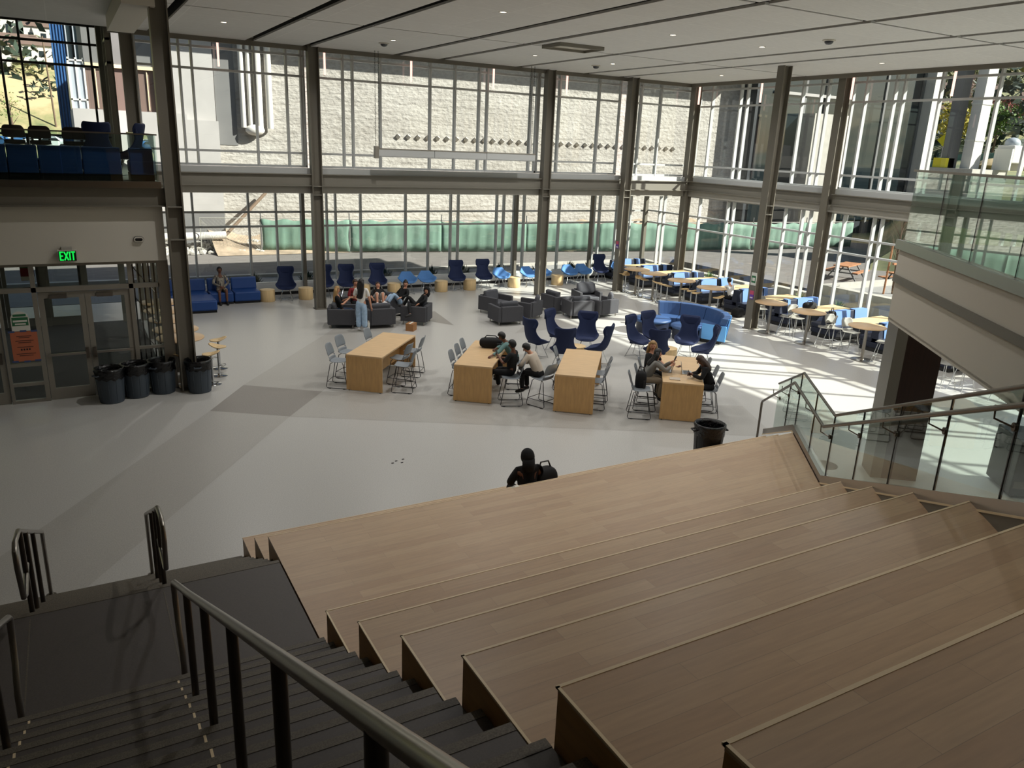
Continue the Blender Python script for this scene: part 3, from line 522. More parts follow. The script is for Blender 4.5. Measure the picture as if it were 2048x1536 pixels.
def communal_table(label):
    t = thing('communal_table', label, 'table'); L, W, H = 2.45, .92, .91
    mk('tabletop', G().box(-L / 2, L / 2, -W / 2, W / 2, H - .038, H), 'table_wood', t, bev=.003)
    for s in (-1, 1): mk('end_panel', G().box(s * L / 2 - (.04 if s > 0 else 0), s * L / 2 + (.04 if s < 0 else 0), -W / 2, W / 2, .02, H - .038), 'table_side', t)
    mk('modesty_panel', G().box(-L / 2 + .04, L / 2 - .04, -.02, .02, .25, H - .04), 'table_side', t)
    for sx in (-1, 1):
        for sy in (-1, 1): mk('glide', G().cyl((sx * (L / 2 - .02), sy * (W / 2 - .06), 0), (sx * (L / 2 - .02), sy * (W / 2 - .06), .02), .015, n=8), 'black', t)
    return t
def armchair(label, pillow=True, w=.95):
    t = thing('armchair', label, 'armchair'); D = .86; a = .12
    mk('base', G().box(-D / 2, D / 2 - .02, -w / 2 + a, w / 2 - a, .12, .30), 'grey', t, bev=.012)
    for s in (-1, 1): mk('arm', G().box(-D / 2 + .0, D / 2, min(s * w / 2, s * (w / 2 - a)), max(s * w / 2, s * (w / 2 - a)), .12, .63), 'grey', t, bev=.015)
    mk('back', G().box(-D / 2 - .03, -D / 2 + .1, -w / 2 + .0 + a, w / 2 - a, .12, .65), 'grey', t, bev=.015)
    mk('seat_cushion', G().box(-D / 2 + .1, D / 2 + .01, -w / 2 + a + .004, w / 2 - a - .004, .30, .45), 'cush', t, bev=.035)
    if pillow: mk('back_cushion', G().obox((-D / 2 + .2, 0, .61), (.16, w - 2 * a - .03, .40), ry=R(-12)), 'cush', t, bev=.06)
    for sx in (-1, 1):
        for sy in (-1, 1): mk('leg', G().cyl((sx * (D / 2 - .08), sy * (w / 2 - .07), 0), (sx * (D / 2 - .08), sy * (w / 2 - .07), .12), .018, n=10), 'inox', t, smooth=True)
    return t
def drum_table(label):
    t = thing('drum_table', label, 'side table'); mk('drum', G().lathe([(.255, 0), (.27, .02), (.27, .40), (.265, .41)], 36), 'drum', t, smooth=True, ang=50); mk('tabletop', G().lathe([(.268, .41), (.272, .415), (.272, .428), (.266, .434)], 36), 'drum', t, smooth=True, ang=50); return t
def trash_can(label, m='can'):
    t = thing('trash_can', label, 'bin'); mk('body', G().lathe([(.235, 0), (.25, .01), (.29, .66), (.29, .72), (.275, .72), (.262, .66), (.22, .03), (.001, .03)], 36, cap=False), m, t, smooth=True, ang=35)
    g = G()
    for k in range(10):
        a = 2 * math.pi * k / 10 + .2; g.obox((.268 * math.cos(a), .268 * math.sin(a), .35), (.018, .02, .56), rz=a, ry=R(3.4))
    mk('rib', g, m, t, bev=.004)
    rows = []
    for i, (r, z) in enumerate(((.302, .56), (.303, .68), (.316, .74), (.31, .785), (.285, .79), (.262, .72), (.235, .4), (.2, .1), (.005, .09))): rows.append([((r + .006 * math.sin(k * 5 + i * 2)) * math.cos(2 * math.pi * k / 40), (r + .006 * math.sin(k * 5 + i * 2)) * math.sin(2 * math.pi * k / 40), z + (.022 * math.sin(k * 1.7) if i < 2 else 0)) for k in range(41)])
    mk('bin_liner', G().grid(rows), 'bag', t, smooth=True, ang=180)
    for s in (-1, 1): mk('handle', G().tube([(s * .29, -.07, .66), (s * .355, -.07, .655), (s * .355, .07, .655), (s * .29, .07, .66)], .016, 7), m, t, smooth=True)
    return t
def booth(label, kind=0):
    t = thing('booth_bench', label, 'booth bench'); L = 2.0     # x along the bench, seats on both sides of a shared back
    mk('plinth', G().box(-L / 2, L / 2 - .04, -.48, .48, 0, .12), 'black', t)
    mk('seat_base', G().box(-L / 2, L / 2, -.53, .53, .12, .30), 'dnavy', t, bev=.02)
    for s in (-1, 1): mk('seat_cushion', G().box(-L / 2, L / 2, min(s * .09, s * .56), max(s * .09, s * .56), .30, .45), 'dnavy', t, bev=.03)
    b = mk('backrest', G().add([(x, y, z) for x in (-L / 2, L / 2) for y, z in ((-.15, .42), (.15, .42), (.085, .9), (-.085, .9))], [(0, 1, 2, 3), (7, 6, 5, 4), (0, 4, 5, 1), (1, 5, 6, 2), (2, 6, 7, 3), (3, 7, 4, 0)]), 'dnavy', t, bev=.012)
    segs = ((-.72, .12), (.42, .62)) if kind == 0 else (((-.62, -.48), (-.1, .98)) if kind == 2 else ((-.75, .1), (.34, .99)))
    for a, c in segs:
        g = G()
        q = [(-.17, .41), (-.104, .914), (.104, .914), (.17, .41)]
        for i in range(3):
            (y0, z0), (y1, z1) = q[i], q[i + 1]; a1 = a + (.14 if i == 0 and kind == 1 else 0)
            g.add([(a, y0, z0), (c, y0, z0), (c, y1, z1), (a + (.1 if z1 > .9 and z0 < .9 else 0) * 0, y1, z1)], [(0, 1, 2, 3)])
        mk('stripe_panel', g, 'pblue', b, solid=.012)
    return t
def booth_table(label):
    t = thing('booth_table', label, 'table'); mk('tabletop', G().box(-1.0, 1.0, -.38, .38, .725, .755), 'drum', t, bev=.006)
    mk('pole', G().cyl((-.55, 0, .02), (-.55, 0, .725), .04, n=14), 'inox', t, smooth=True); mk('base', G().lathe([(.28, 0), (.28, .012), (.06, .03)], 28, c=(-.55, 0, 0)), 'inox', t, smooth=True); mk('wall_bracket', G().box(.9, .99, -.2, .2, .62, .725), 'inox', t); return t
def bulb_pillow(g, c, sz, rz): return g.sph(c, (sz[0] / 2, sz[1] / 2, sz[2] / 2), 16, 10, fn=lambda v: Vector((v.x, math.copysign(abs(v.y) ** .5, v.y), math.copysign(abs(v.z) ** .5, v.z)))).xf(Matrix.Translation(c) @ Matrix.Rotation(rz, 4, 'Z') @ Matrix.Translation(-Vector(c)))
def build_furniture():
    # communal tables and chairs
    T = [(6.585, 18.27, 48.7, 'leftmost'), (8.61, 16.59, 51.7, 'second from the left'), (10.44, 15.0, 51.0, 'third from the left'), (12.42, 13.6, 51.7, 'rightmost')]
    ct = Kind(communal_table('x')); what = ['with a bare top, leftmost of the four', 'with a black bag on it, second of the four', 'with a bare top, third of the four', 'with two laptops on it, nearest the bin']
    for (x, y, a, w), q in zip(T, what): ct.put((x, y, 0), R(a), 'long maple communal table ' + q, 'long communal tables')
    cc = Kind(counter_chair('x')); place = ['near end', 'middle', 'far end']
    tn = ['the leftmost bare communal table', 'the communal table with the bag', 'the third bare communal table', 'the communal table with the laptops']
    def seat(ti, u, v, da, lb):
        x, y, a, _ = T[ti]; a = R(a); px, py = x + u * math.cos(a) + v * math.sin(a), y + u * math.sin(a) - v * math.cos(a)
        return cc.put((px, py, 0), a + (R(90) if v > 0 else R(-90)) + R(da), lb, 'grey chairs at the communal tables')
    for u, v, da, w in ((-.98, -.74, 6, 'near left corner'), (-.16, -.86, -4, 'middle of the left side'), (.82, -.5, 0, 'far left corner'), (-.80, .86, 8, 'near right corner'), (-.22, .55, -6, 'middle of the right side'), (.55, .62, 4, 'far right corner')):
        seat(0, u, v, da, 'empty grey chair at the %s of the leftmost communal table' % w)
    for u, w in ((-.6, 'nearest'), (.03, 'middle'), (.62, 'farthest')): seat(1, u, -.42, 0, 'grey chair left of the table with the black bag, %s of three' % w)
    seat(1, -1.02, .88, 18, 'grey chair of the boy in black with the phone'); seat(1, .28, .80, 10, 'grey chair under the person in the teal hoodie')
    seat(2, -.80, -.80, 150, 'grey chair seen from behind, of the boy in the beige jumper'); seat(2, .68, -.42, 0, 'grey chair on the far left side of the third communal table')
    seat(2, -.62, .44, 0, 'near empty grey chair on the right side of the third communal table'); seat(2, .06, .46, 4, 'middle empty grey chair on the right side of the third communal table'); 
    seat(3, -1.12, -.93, 4, 'grey chair with a black backpack hung on it'); seat(3, -.50, -.80, 0, 'grey chair of the person in the grey sweatshirt'); seat(3, .12, -.72, 0, 'grey chair of the person with blonde hair')
    seat(3, -.68, .62, 0, 'grey chair of the person in black at the laptop table'); seat(3, -.08, .56, 0, 'empty grey chair beside the person in black at the laptop table'); seat(3, .62, .44, 0, 'farthest empty grey chair on the right side of the laptop table')
    # lounge row
    hb = Kind(lounge('highback_chair', HB, 'navy', 'x', True, 'chrome')); lo = Kind(lounge('low_chair', LB, 'lblue', 'x', False, 'chrome')); dr = Kind(drum_table('x'))
    Y = 29.05
    for x, lb, dy, da in ((6.72, 'leftmost in the window row, between two maple drums', 0, 0), (8.19, 'in the window row, hidden behind the steel column', .1, 0), (9.04, 'in the window row, just right of the column', 0, 0), (10.3, 'in the window row, behind the reclining girl in black', 0, 0), (13.74, 'in the window row, fifth from the left', 0, 0), (15.0, 'in the window row, beside the sunlit drum', .0, 4), (21.15, 'at the right end of the window row', .2, 0)):
        hb.put((x, Y + dy, 0), R(-104 + da), 'navy high-back chair ' + lb, 'navy high-back chairs along the back windows')
    for x, lb, dy, da in ((11.55, 'left one of the shaded pair in the window row', 0, 0), (12.38, 'right one of the shaded pair in the window row', 0, 0), (15.82, 'with one shadow stripe, left of the sunlit drum', 0, 6), (17.18, 'fully sunlit, right of the sunlit drum', 0, 8), (17.95, 'half hidden behind the second big column', .1, 0), (19.3, 'left one of the pair right of the second big column', 0, 4), (20.12, 'right one of the pair right of the second big column', .1, 4), (22.2, 'half hidden behind the column with the purple sticker', .2, 0)):
        lo.put((x, Y + dy, 0), R(-102 + da), 'light blue low chair ' + lb, 'light blue low chairs along the back windows')
    for x, lb in ((6.04, 'between the blue sofa and the leftmost high-back chair'), (7.46, 'left of the steel column in the window row'), (9.72, 'behind the standing girl'), (11.0, 'between a navy chair and the shaded light blue pair'), (13.05, 'right of the shaded light blue pair'), (14.36, 'between the two middle navy chairs'), (16.5, 'lit by the sun in the window row'), (18.72, 'right of the second big column')):
        dr.put((x, 29.1, 0), 0, 'maple drum side table ' + lb, 'maple drum tables')
    for x, y, d, lb in ((11.38, 18.62, 12, 'seen from its side, leftmost of the left cluster'), (12.42, 19.14, -62, 'at the back of the left cluster, facing the camera'), (13.05, 18.52, -128, 'at the back right of the left cluster, wide wings'), (11.52, 17.42, 66, 'with its back to the camera, front of the left cluster'), (12.62, 17.30, 122, 'with its back turned, right front of the left cluster')):
        hb.put((x, y, 0), R(d), 'navy high-back chair ' + lb, 'navy high-back chairs in two clusters')
    for x, y, d, lb in ((14.28, 17.62, -68, 'leftmost of the right cluster, facing the camera'), (15.1, 17.92, -84, 'at the back of the right cluster by the ottomans'), (15.68, 17.06, -142, 'at the right of the right cluster, facing left'), (14.0, 16.42, 62, 'with its back to the camera, behind the person with blonde hair'), (15.42, 16.05, 142, 'turned away at the right front of the right cluster')):
        hb.put((x, y, 0), R(d), 'navy high-back chair ' + lb, 'navy high-back chairs in two clusters')
    dr.put((12.35, 17.98, 0), 0, 'maple drum table inside the left chair cluster', 'maple drum tables'); dr.put((14.78, 16.82, 0), 0, 'maple drum table inside the right chair cluster', 'maple drum tables')
    # armchairs
    ac = Kind(armchair('x')); an = Kind(armchair('x', False))
    gr = 'charcoal armchairs'
    ac.put((7.42, 24.35, 0), R(-22), 'charcoal armchair with the girl holding a phone, by the left column', gr); ac.put((8.50, 23.98, 0), R(86), 'charcoal armchair with its back to the camera, beside the standing girl', gr)
    an.put((9.88, 24.02, 0), R(143), 'charcoal armchair with the reclining person in a black hoodie', gr); ac.put((9.25, 25.35, 0), R(-150), 'charcoal armchair at the back, with the girl in black and pale jeans', gr)
    an.put((8.15, 25.55, 0), R(-78), 'charcoal armchair behind the standing girl, with the person in red', gr)
    ac.put((13.22, 24.62, 0), R(-70), 'charcoal armchair at the back left of the middle ring of three', gr); ac.put((12.75, 23.0, 0), R(88), 'charcoal armchair with its back to the camera, front of the middle ring', gr)
    an.put((13.85, 23.48, 0), R(122), 'charcoal armchair with a tossed pillow, right of the middle ring', gr)
    ac.put((15.55, 24.1, 0), R(5), 'dark charcoal armchair seen from its side, left of the sunlit ring', gr); ac.put((15.78, 23.05, 0), R(80), 'charcoal armchair with a diagonal sun stripe on its back', gr)
    an.put((16.78, 22.98, 0), R(97), 'sunlit charcoal armchair beside the striped one, right of the ring', gr); an.put((17.15, 24.5, 0), R(-100), 'charcoal armchair at the back of the sunlit ring, near the column', gr)
    def pil(x, y, z, rz, lb, sz=(.18, .5, .38), rx=0):
        o = mk('pillow', bulb_pillow(G(), (0, 0, 0), sz, 0), 'cush', smooth=True, ang=180); o.location = (x, y, z); o.rotation_euler = (0, R(-14), rz); tag(o, lb, 'pillow', 'tweed pillows')
    pil(14.18, 23.3, .66, R(150), 'tweed pillow standing on its corner in the middle ring of armchairs'); pil(17.18, 24.62, .72, R(-100), 'big sunlit tweed pillow at the back of the right ring', (.2, .8, .46)); pil(17.08, 22.88, .66, R(150), 'tweed pillow on the right arm of the sunlit armchair'); pil(10.22, 24.18, .66, R(150), 'tweed pillow behind the person in the black hoodie')
    # booths
    rb = [(24.98, None)]
    b0, b1, b2 = Kind(booth('x', 0)), Kind(booth('x', 1)), Kind(booth('x', 2)); bt = Kind(booth_table('x'))
    ys = [29.75, 27.75, 25.65, 23.92, 21.62, 19.48, 17.36, 15.4, 13.3, 11.2]; kd = [0, 0, 0, 1, 0, 2, 1, 1, 1, 1]
    for i, y in enumerate(ys): (b0, b1, b2)[kd[i]].put((23.08, y, 0), 0, 'navy and periwinkle striped booth bench along the right windows, %s' % ('farthest, at the corner' if i == 0 else '%s counting from the far corner' % ORD[i]), 'striped booth benches')
    for i in range(9): bt.put((23.2, (ys[i] + ys[i + 1]) / 2, 0), 0, 'pale maple booth table between the %s and %s booth benches from the corner' % (ORD[i], ORD[i + 1]), 'booth tables')
    rt = Kind(round_table('x')); ry = [26.15, 25.0, 23.3, 21.62, 18.65, 17.03, 14.82]
    for i, y in enumerate(ry): rt.put((20.82, y, 0), 0, 'tall round table, %s of the row from the far end%s' % (ORD[i], ' next to the free column' if i == 4 else ''), 'tall round tables by the booths')
    bs = Kind(bar_stool('x'))
    for i, (x, y) in enumerate(((20.72, 26.95), (20.62, 26.62), (20.66, 25.75), (20.6, 25.38), (20.6, 24.5), (20.52, 24.12), (20.52, 23.74), (20.7, 22.94), (20.7, 22.54), (20.62, 22.15), (20.78, 21.15))): bs.put((x, y, 0), R(200 + 31 * i), 'maple-topped bar stool under the round tables, %s from the far end' % ORD[i], 'maple bar stools by the booths')
    bc = Kind(bar_chair('x'))
    for i, (x, y, d) in enumerate(((21.2, 19.45, -120), (21.05, 18.1, 120), (21.2, 17.82, -100), (20.95, 16.42, 130), (21.15, 16.22, -95), (21.2, 15.62, -100), (21.0, 14.3, 110), (20.55, 13.55, -120), (20.5, 12.0, -110), (20.55, 11.5, -100), (20.6, 10.4, -95))): bc.put((x, y, 0), R(d), 'pale grey bar chair at the round tables, %s counting from the free column' % ORD[i], 'pale bar chairs by the booths')
    # left tables under the upper floor
    for i, y in enumerate((20.0, 20.95, 22.2, 23.4, 24.6)): rt.put((2.02, y, 0), 0, 'tall round maple table behind the left column, %s from the front' % ORD[i], 'tall round tables behind the left column')
    for i, (x, y, d) in enumerate(((2.98, 20.65, 170), (2.86, 19.98, -20), (2.6, 19.3, 160), (1.95, 19.35, 40), (2.0, 21.6, 20))): bs.put((x, y, 0), R(d), 'maple bar stool beside the left column, %s' % ['farthest of the three in view', 'middle of the three in view', 'nearest of the three in view', 'half hidden by the bins', 'between the round tables'][i], 'maple bar stools by the left column')
    # bins
    tc = Kind(trash_can('x')); 
    for x, y, d, lb in ((.37, 18.82, 30, 'leftmost of the three in front of the doors'), (.9, 19.02, 20, 'middle one of the three in front of the doors'), (1.47, 19.12, 50, 'rightmost of the three in front of the doors'), (2.24, 18.88, -100, 'alone right of the steel column')): tc.put((x, y - .02, 0), R(d), 'grey bin with black liner, ' + lb, 'grey trash cans at the entrance')
    t = trash_can('black trash can with a liner, behind the maple landing', 'black'); t.location = (10.62, 10.62, 0); t.rotation_euler = (0, 0, R(-20))
    # curved sofa and ottomans
    t = thing('curved_sofa', 'slate blue curved sofa with light blue stripes on its outer back', 'sofa'); cx, cy, ro = 17.05, 19.35, 1.55
    A = [-62, -28, 6, 40, 66]
    for a, b in zip(A[:-1], A[1:]):
        def sect(r0, r1, z0, z1, r2=None, a0=a + .4, a1=b - .4, n=5):
            g = G(); r2 = r1 if r2 is None else r2; rows = []
            for i in range(n + 1):
                q = R(a0 + (a1 - a0) * i / n); c, s = math.cos(q), math.sin(q); rows.append([(cx + r * c, cy + r * s, z) for r, z in ((r0, z0), (r1, z0), (r2, z1), (r0 + (r2 - r1), z1), (r0, z0))])
            g.grid(rows); g.add(rows[0][:4], [(0, 1, 2, 3)]); g.add(rows[-1][:4], [(3, 2, 1, 0)]); return g
        mk('plinth', sect(ro - .5, ro + .12, 0, .12), 'black', t); mk('seat_cushion', sect(ro - .58, ro + .2, .12, .45), 'sblue', t, bev=.02); mk('backrest', sect(ro + .0, ro + .22, .45, .86, ro + .32), 'sblue', t, bev=.025)
    for a in (-58, -49, -40, -24, -10): mk('stripe_panel', sect(ro + .215, ro + .245, .14, .84, ro + .35, a, a + 5.5, 2), 'sky', t)
    mk('end_panel', G().prism([(cx + r * math.cos(R(q)), cy + r * math.sin(R(q))) for r, q in ((ro - .5, -62), (ro + .3, -62), (ro + .3, -63.5), (ro - .5, -63.5))], .12, .62), 'sky', t)
    def ott(lb, x, y, r): 
        t = thing('ottoman', lb, 'ottoman', (x, y, 0)); mk('base', G().lathe([(r - .08, 0), (r - .06, .38)], 36), 'dnavy', t, smooth=True); mk('seat_pad', G().lathe([(r - .05, .36), (r, .40), (r, .44), (r - .03, .47), (.01, .475)], 36), 'sblue', t, smooth=True, ang=60)
    ott('round slate blue ottoman nearest the curved sofa', 17.35, 18.95, .52); ott('large slate blue ottoman behind the high-back chairs', 16.95, 20.2, .62)
    # blue modular sofa at the left
    sg = 'dark blue modular sofa units by the left windows'
    def unit(x, y, lb, w=1.4, back=True, d=.85):
        t = thing('sofa_unit', lb, 'sofa', (x, y, 0), 0, sg); mk('plinth', G().box(-w / 2 + .02, w / 2 - .02, -d / 2 + .05, d / 2, 0, .08), 'black', t); mk('seat', G().box(-w / 2, w / 2, -d / 2, d / 2, .08, .43), 'blue', t, bev=.05)
        if back: mk('backrest', G().obox((0, d / 2 - .1, .62), (w - .02, .2, .46), rx=R(-10)), 'blue', t, bev=.05)
    unit(2.62, 29.3, 'dark blue sofa unit left of the column', .9); unit(3.55, 29.3, 'dark blue sofa unit just right of the column', .85); unit(4.42, 29.3, 'dark blue sofa unit under the person in the plaid shirt', .8); unit(5.3, 29.3, 'dark blue sofa unit nearest the maple drum', .92); unit(3.3, 28.2, 'backless blue sofa unit in front of the others with a pale top', 1.5, False, 1.25)
    # upper-floor furniture
    def sofa(x0, x1, lb, y=19.75):
        t = thing('sofa_unit', lb, 'sofa', ((x0 + x1) / 2, y, 4.79), 0, 'navy sofas along the upper glass guard'); w = x1 - x0; mk('plinth', G().box(-w / 2, w / 2, -.38, .38, 0, .17), 'black', t); mk('seat', G().box(-w / 2, w / 2, -.3, .42, .17, .43), 'blue', t, bev=.04); mk('backrest', G().box(-w / 2 + .004, w / 2 - .004, -.42, -.22, .14, .70), 'blue', t, bev=.02)
    for x0, x1, lb in ((-3.3, -2.1, 'far left'), (-2.1, -1.02, 'second from the left'), (-1.01, -.47, 'cut by the left edge of the picture'), (-.46, .33, 'middle one of three'), (.34, 1.08, 'right one of three'), (1.24, 1.72, 'small one next to the column')): sofa(x0, x1, 'navy sofa behind the upper glass guard, ' + lb)
    t = None
    for x, y, d, lb in ((1.32, 20.9, 160, 'navy high-back chair on the upper floor near the column'), (.75, 21.9, 90, 'navy high-back chair on the upper floor between the brown chairs')): hb.put((x, y, 4.79), R(d), lb, 'navy high-back chairs on the upper floor')
    mm = M['chair_light']; k = thing('task_chair', 'x', 'chair'); M['chair_light'] = M['brownshell']; chair_shell('chair_light', k); M['chair_light'] = mm
    for sx in (1, -1):
        for sy in (1, -1): mk('leg', G().tube([(sx * .14, sy * .15, .64), (sx * .22, sy * .21, 0)], .01, 6), 'black', k)
    tk = Kind(k)
    for x, y, d, lb in ((-.92, 22.0, 85, 'cut by the left edge'), (-.42, 22.0, 88, 'second from the left'), (.24, 22.0, 92, 'third from the left'), (.62, 22.05, 84, 'rightmost, behind the navy chair')): tk.put((x, y, 4.80), R(d), 'brown shell chair at the counter of the upper floor, ' + lb, 'brown chairs on the upper floor')
    t = thing('counter_table', 'long dark counter table on the left upper floor', 'table', (-.6, 22.7, 4.79)); mk('tabletop', G().box(-2.2, 1.7, -.3, .3, .86, .9), 'black', t)
    for x in (-2.1, -.1, .15, 1.6): mk('leg', G().box(x - .03, x + .03, -.25, .25, 0, .86), 'black', t)
    # small things
    def bag(lb, loc, rz, s=(.42, .24, .26), extra=True):
        t = thing('backpack', lb, 'bag', loc, rz); mk('body', G().sph((0, 0, s[2] / 2), (s[0] / 2, s[1] / 2, s[2] / 2), 18, 12, fn=lambda v: Vector((math.copysign(abs(v.x) ** .5, v.x), math.copysign(abs(v.y) ** .6, v.y), math.copysign(abs(v.z) ** .7, v.z)))), 'black_soft', t, smooth=True, ang=180)
        mk('strap', G().tube([(-s[0] * .3, 0, s[2] * .93), (-s[0] * .2, 0, s[2] * 1.22), (s[0] * .15, 0, s[2] * 1.2), (s[0] * .3, 0, s[2] * .93)], .014, 6), 'black', t, smooth=True); mk('pocket', G().box(s[0] * .2, s[0] * .42, -s[1] * .53, -s[1] * .3, s[2] * .15, s[2] * .6), 'shoe_d', t, bev=.02)
    bag('black backpack lying on the second communal table', (9.05, 17.0, .91), R(-28), (.62, .28, .26)); bag('black bag on the floor below the booth table', (21.75, 21.05, 0), R(20), (.5, .4, .34)); bag('black and grey bag on the pale booth table', (22.5, 18.42, .755), R(0), (.55, .3, .26)); bag('black backpack hanging from the chair at the laptop table', (11.1, 13.45, .58), R(-38), (.26, .3, .46)); bag('dark bag on the booth bench by the round table', (22.25, 17.25, .45), R(10), (.3, .25, .5))
    bag('small dark bag beside the hooded person on the tier', (6.22, 9.72, .457), R(10), (.45, .3, .5))
    t = thing('cardboard_box', 'small brown cardboard box on the floor between two charcoal armchairs', 'box', (9.28, 23.02, 0), R(48)); mk('carton', G().box(-.17, .17, -.13, .13, 0, .24), 'card', t); mk('flap', G().box(-.16, .16, -.03, .03, .24, .246), 'paper', t)
    t = thing('bottle', 'pale water bottle standing on the floor near the standing girl', 'bottle', (7.95, 23.35, 0)); mk('body', G().lathe([(.038, 0), (.04, .02), (.04, .26), (.03, .29)], 18), 'paper', t, smooth=True); mk('cap', G().lathe([(.028, .29), (.028, .33), (.01, .34)], 16), 'c_beige', t, smooth=True)
    def laptop(lb, x, y, d, op):
        t = thing('laptop', lb, 'laptop', (x, y, .912), R(d)); mk('base', G().box(-.11, .11, -.16, .16, 0, .014), 'silver', t, bev=.003); mk('keyboard', G().box(-.04, .08, -.14, .14, .014, .016), 'screen', t); g = G().obox((.11 + .11 * math.cos(R(op)), 0, .014 + .11 * math.sin(R(op))), (.22, .32, .008), ry=-R(op)); mk('lid', g, 'silver', t); mk('display', G().obox((.11 + .11 * math.cos(R(op)) - .006 * math.sin(R(op)), 0, .016 + .11 * math.sin(R(op)) + .004), (.2, .3, .002), ry=-R(op)), 'screen', t)
    laptop('open laptop in front of the person in the grey sweatshirt', 11.97, 13.6, -40, 74); laptop('open laptop in front of the person in black', 12.32, 13.28, 140, 78)
    t = thing('notebook', 'thin closed notebook at the near corner of the laptop table', 'notebook', (11.68, 13.0, .911), R(-38)); mk('cover', G().box(-.09, .15, -.1, .1, 0, .014), 'c_beige', t); mk('pages', G().box(-.085, .152, -.095, .095, .003, .011), 'paper', t)
    t = thing('sunglasses', 'pair of glasses lying on the laptop table between the laptops', 'glasses', (12.5, 13.75, .911), R(20)); mk('frame', G().tube([(-.07, 0, .02), (-.07, .06, .01), (-.01, .0, .02), (.01, 0, .02), (.07, .06, .01), (.07, 0, .02)], .006, 6), 'c_red', t); mk('lens', G().lathe([(.028, 0), (.028, .006)], 14, c=(-.04, 0, .01)).lathe([(.028, 0), (.028, .006)], 14, c=(.04, 0, .01)), 'black', t)
    for x, y, m, lb in ((20.6, 19.2, 'p', 'pale poster on the free-standing column'), (20.6, 19.2, 's', 'orange and purple sticker below the poster on the free-standing column'), (20.38, 26.85, 's', 'small purple sticker high on the farthest column by the round tables')):
        X = x - .075; z = 1.78 if m == 'p' else (1.22 if x > 20.5 else 2.0); X = 20.72 - .186 if x > 20.5 else 20.5 - .186; t = thing('notice', lb, 'notice', (X, y + .12, z)); w, h = (.12, .22) if m == 'p' else (.09, .15)
        if m == 's' and x < 20.5: t.location.y = 27.0
        mk('sheet', G().box(-.006, 0, -w, w, -h, h), 'paper' if m == 'p' else 'purple', t); g = G()
        if m == 'p': g.box(-.008, -.006, -w * .8, w * .8, -h * .6, h * .5); mk('print', g, 'pgreen', t); mk('print', G().box(-.009, -.008, -w * .5, w * .5, -h * .3, h * .2), 'paper', t)
        else: mk('print', g.box(-.008, -.006, -w, w, .1 * h, h), 'pink', t); mk('print', G().box(-.009, -.006, -w * .7, w * .7, -h * .75, -h * .5), 'paper', t)
    t = thing('road_case', 'black case with a side handle standing on the floor at the right edge', 'case', (15.25, 7.05, 0), R(-38)); mk('body', G().add([(x, y, z) for z, k in ((0.06, 1), (1.12, .94)) for x, y in ((-.4 * k, -.5), (.6, -.5), (.6, .5), (-.4 * k, .5))], [(3, 2, 1, 0), (4, 5, 6, 7), (0, 1, 5, 4), (1, 2, 6, 5), (2, 3, 7, 6), (3, 0, 4, 7)]), 'black', t, bev=.02); mk('handle', G().tube([(-.38, .3, 1.0), (-.46, .3, .98), (-.46, .3, .72), (-.4, .3, .7)], .014, 7), 'black', t, smooth=True); mk('label_plate', G().box(-.36, -.1, -.506, -.5, .2, .34), 'inox_dark', t)
    for x, y in ((-.3, -.4), (.5, -.4), (.5, .4), (-.3, .4)): mk('castor', G().cyl((x, y - .02, .04), (x, y + .02, .04), .04, n=12), 'black', t)
    tag(mk('floor_cover', G().lathe([(.24, 0), (.24, .006), (.2, .008), (.02, .006)], 32, c=(12.7, 9.43, 0)), 'inox_dark', smooth=True), 'round metal floor cover behind the glass guard', 'floor cover', kind='thing')
    # scraps on the floor
    for i, (x, y) in enumerate(((4.85, 12.95), (4.95, 13.02), (5.02, 12.9), (5.1, 13.05))): tag(mk('paper_scrap', G().box(x - .025, x + .02, y - .012, y + .012, .001, .008), 'ink'), 'tiny dark scrap on the pale floor in front of the stairs, %s' % ['leftmost', 'second from the left', 'third from the left', 'rightmost'][i], 'scrap', 'scraps on the floor')
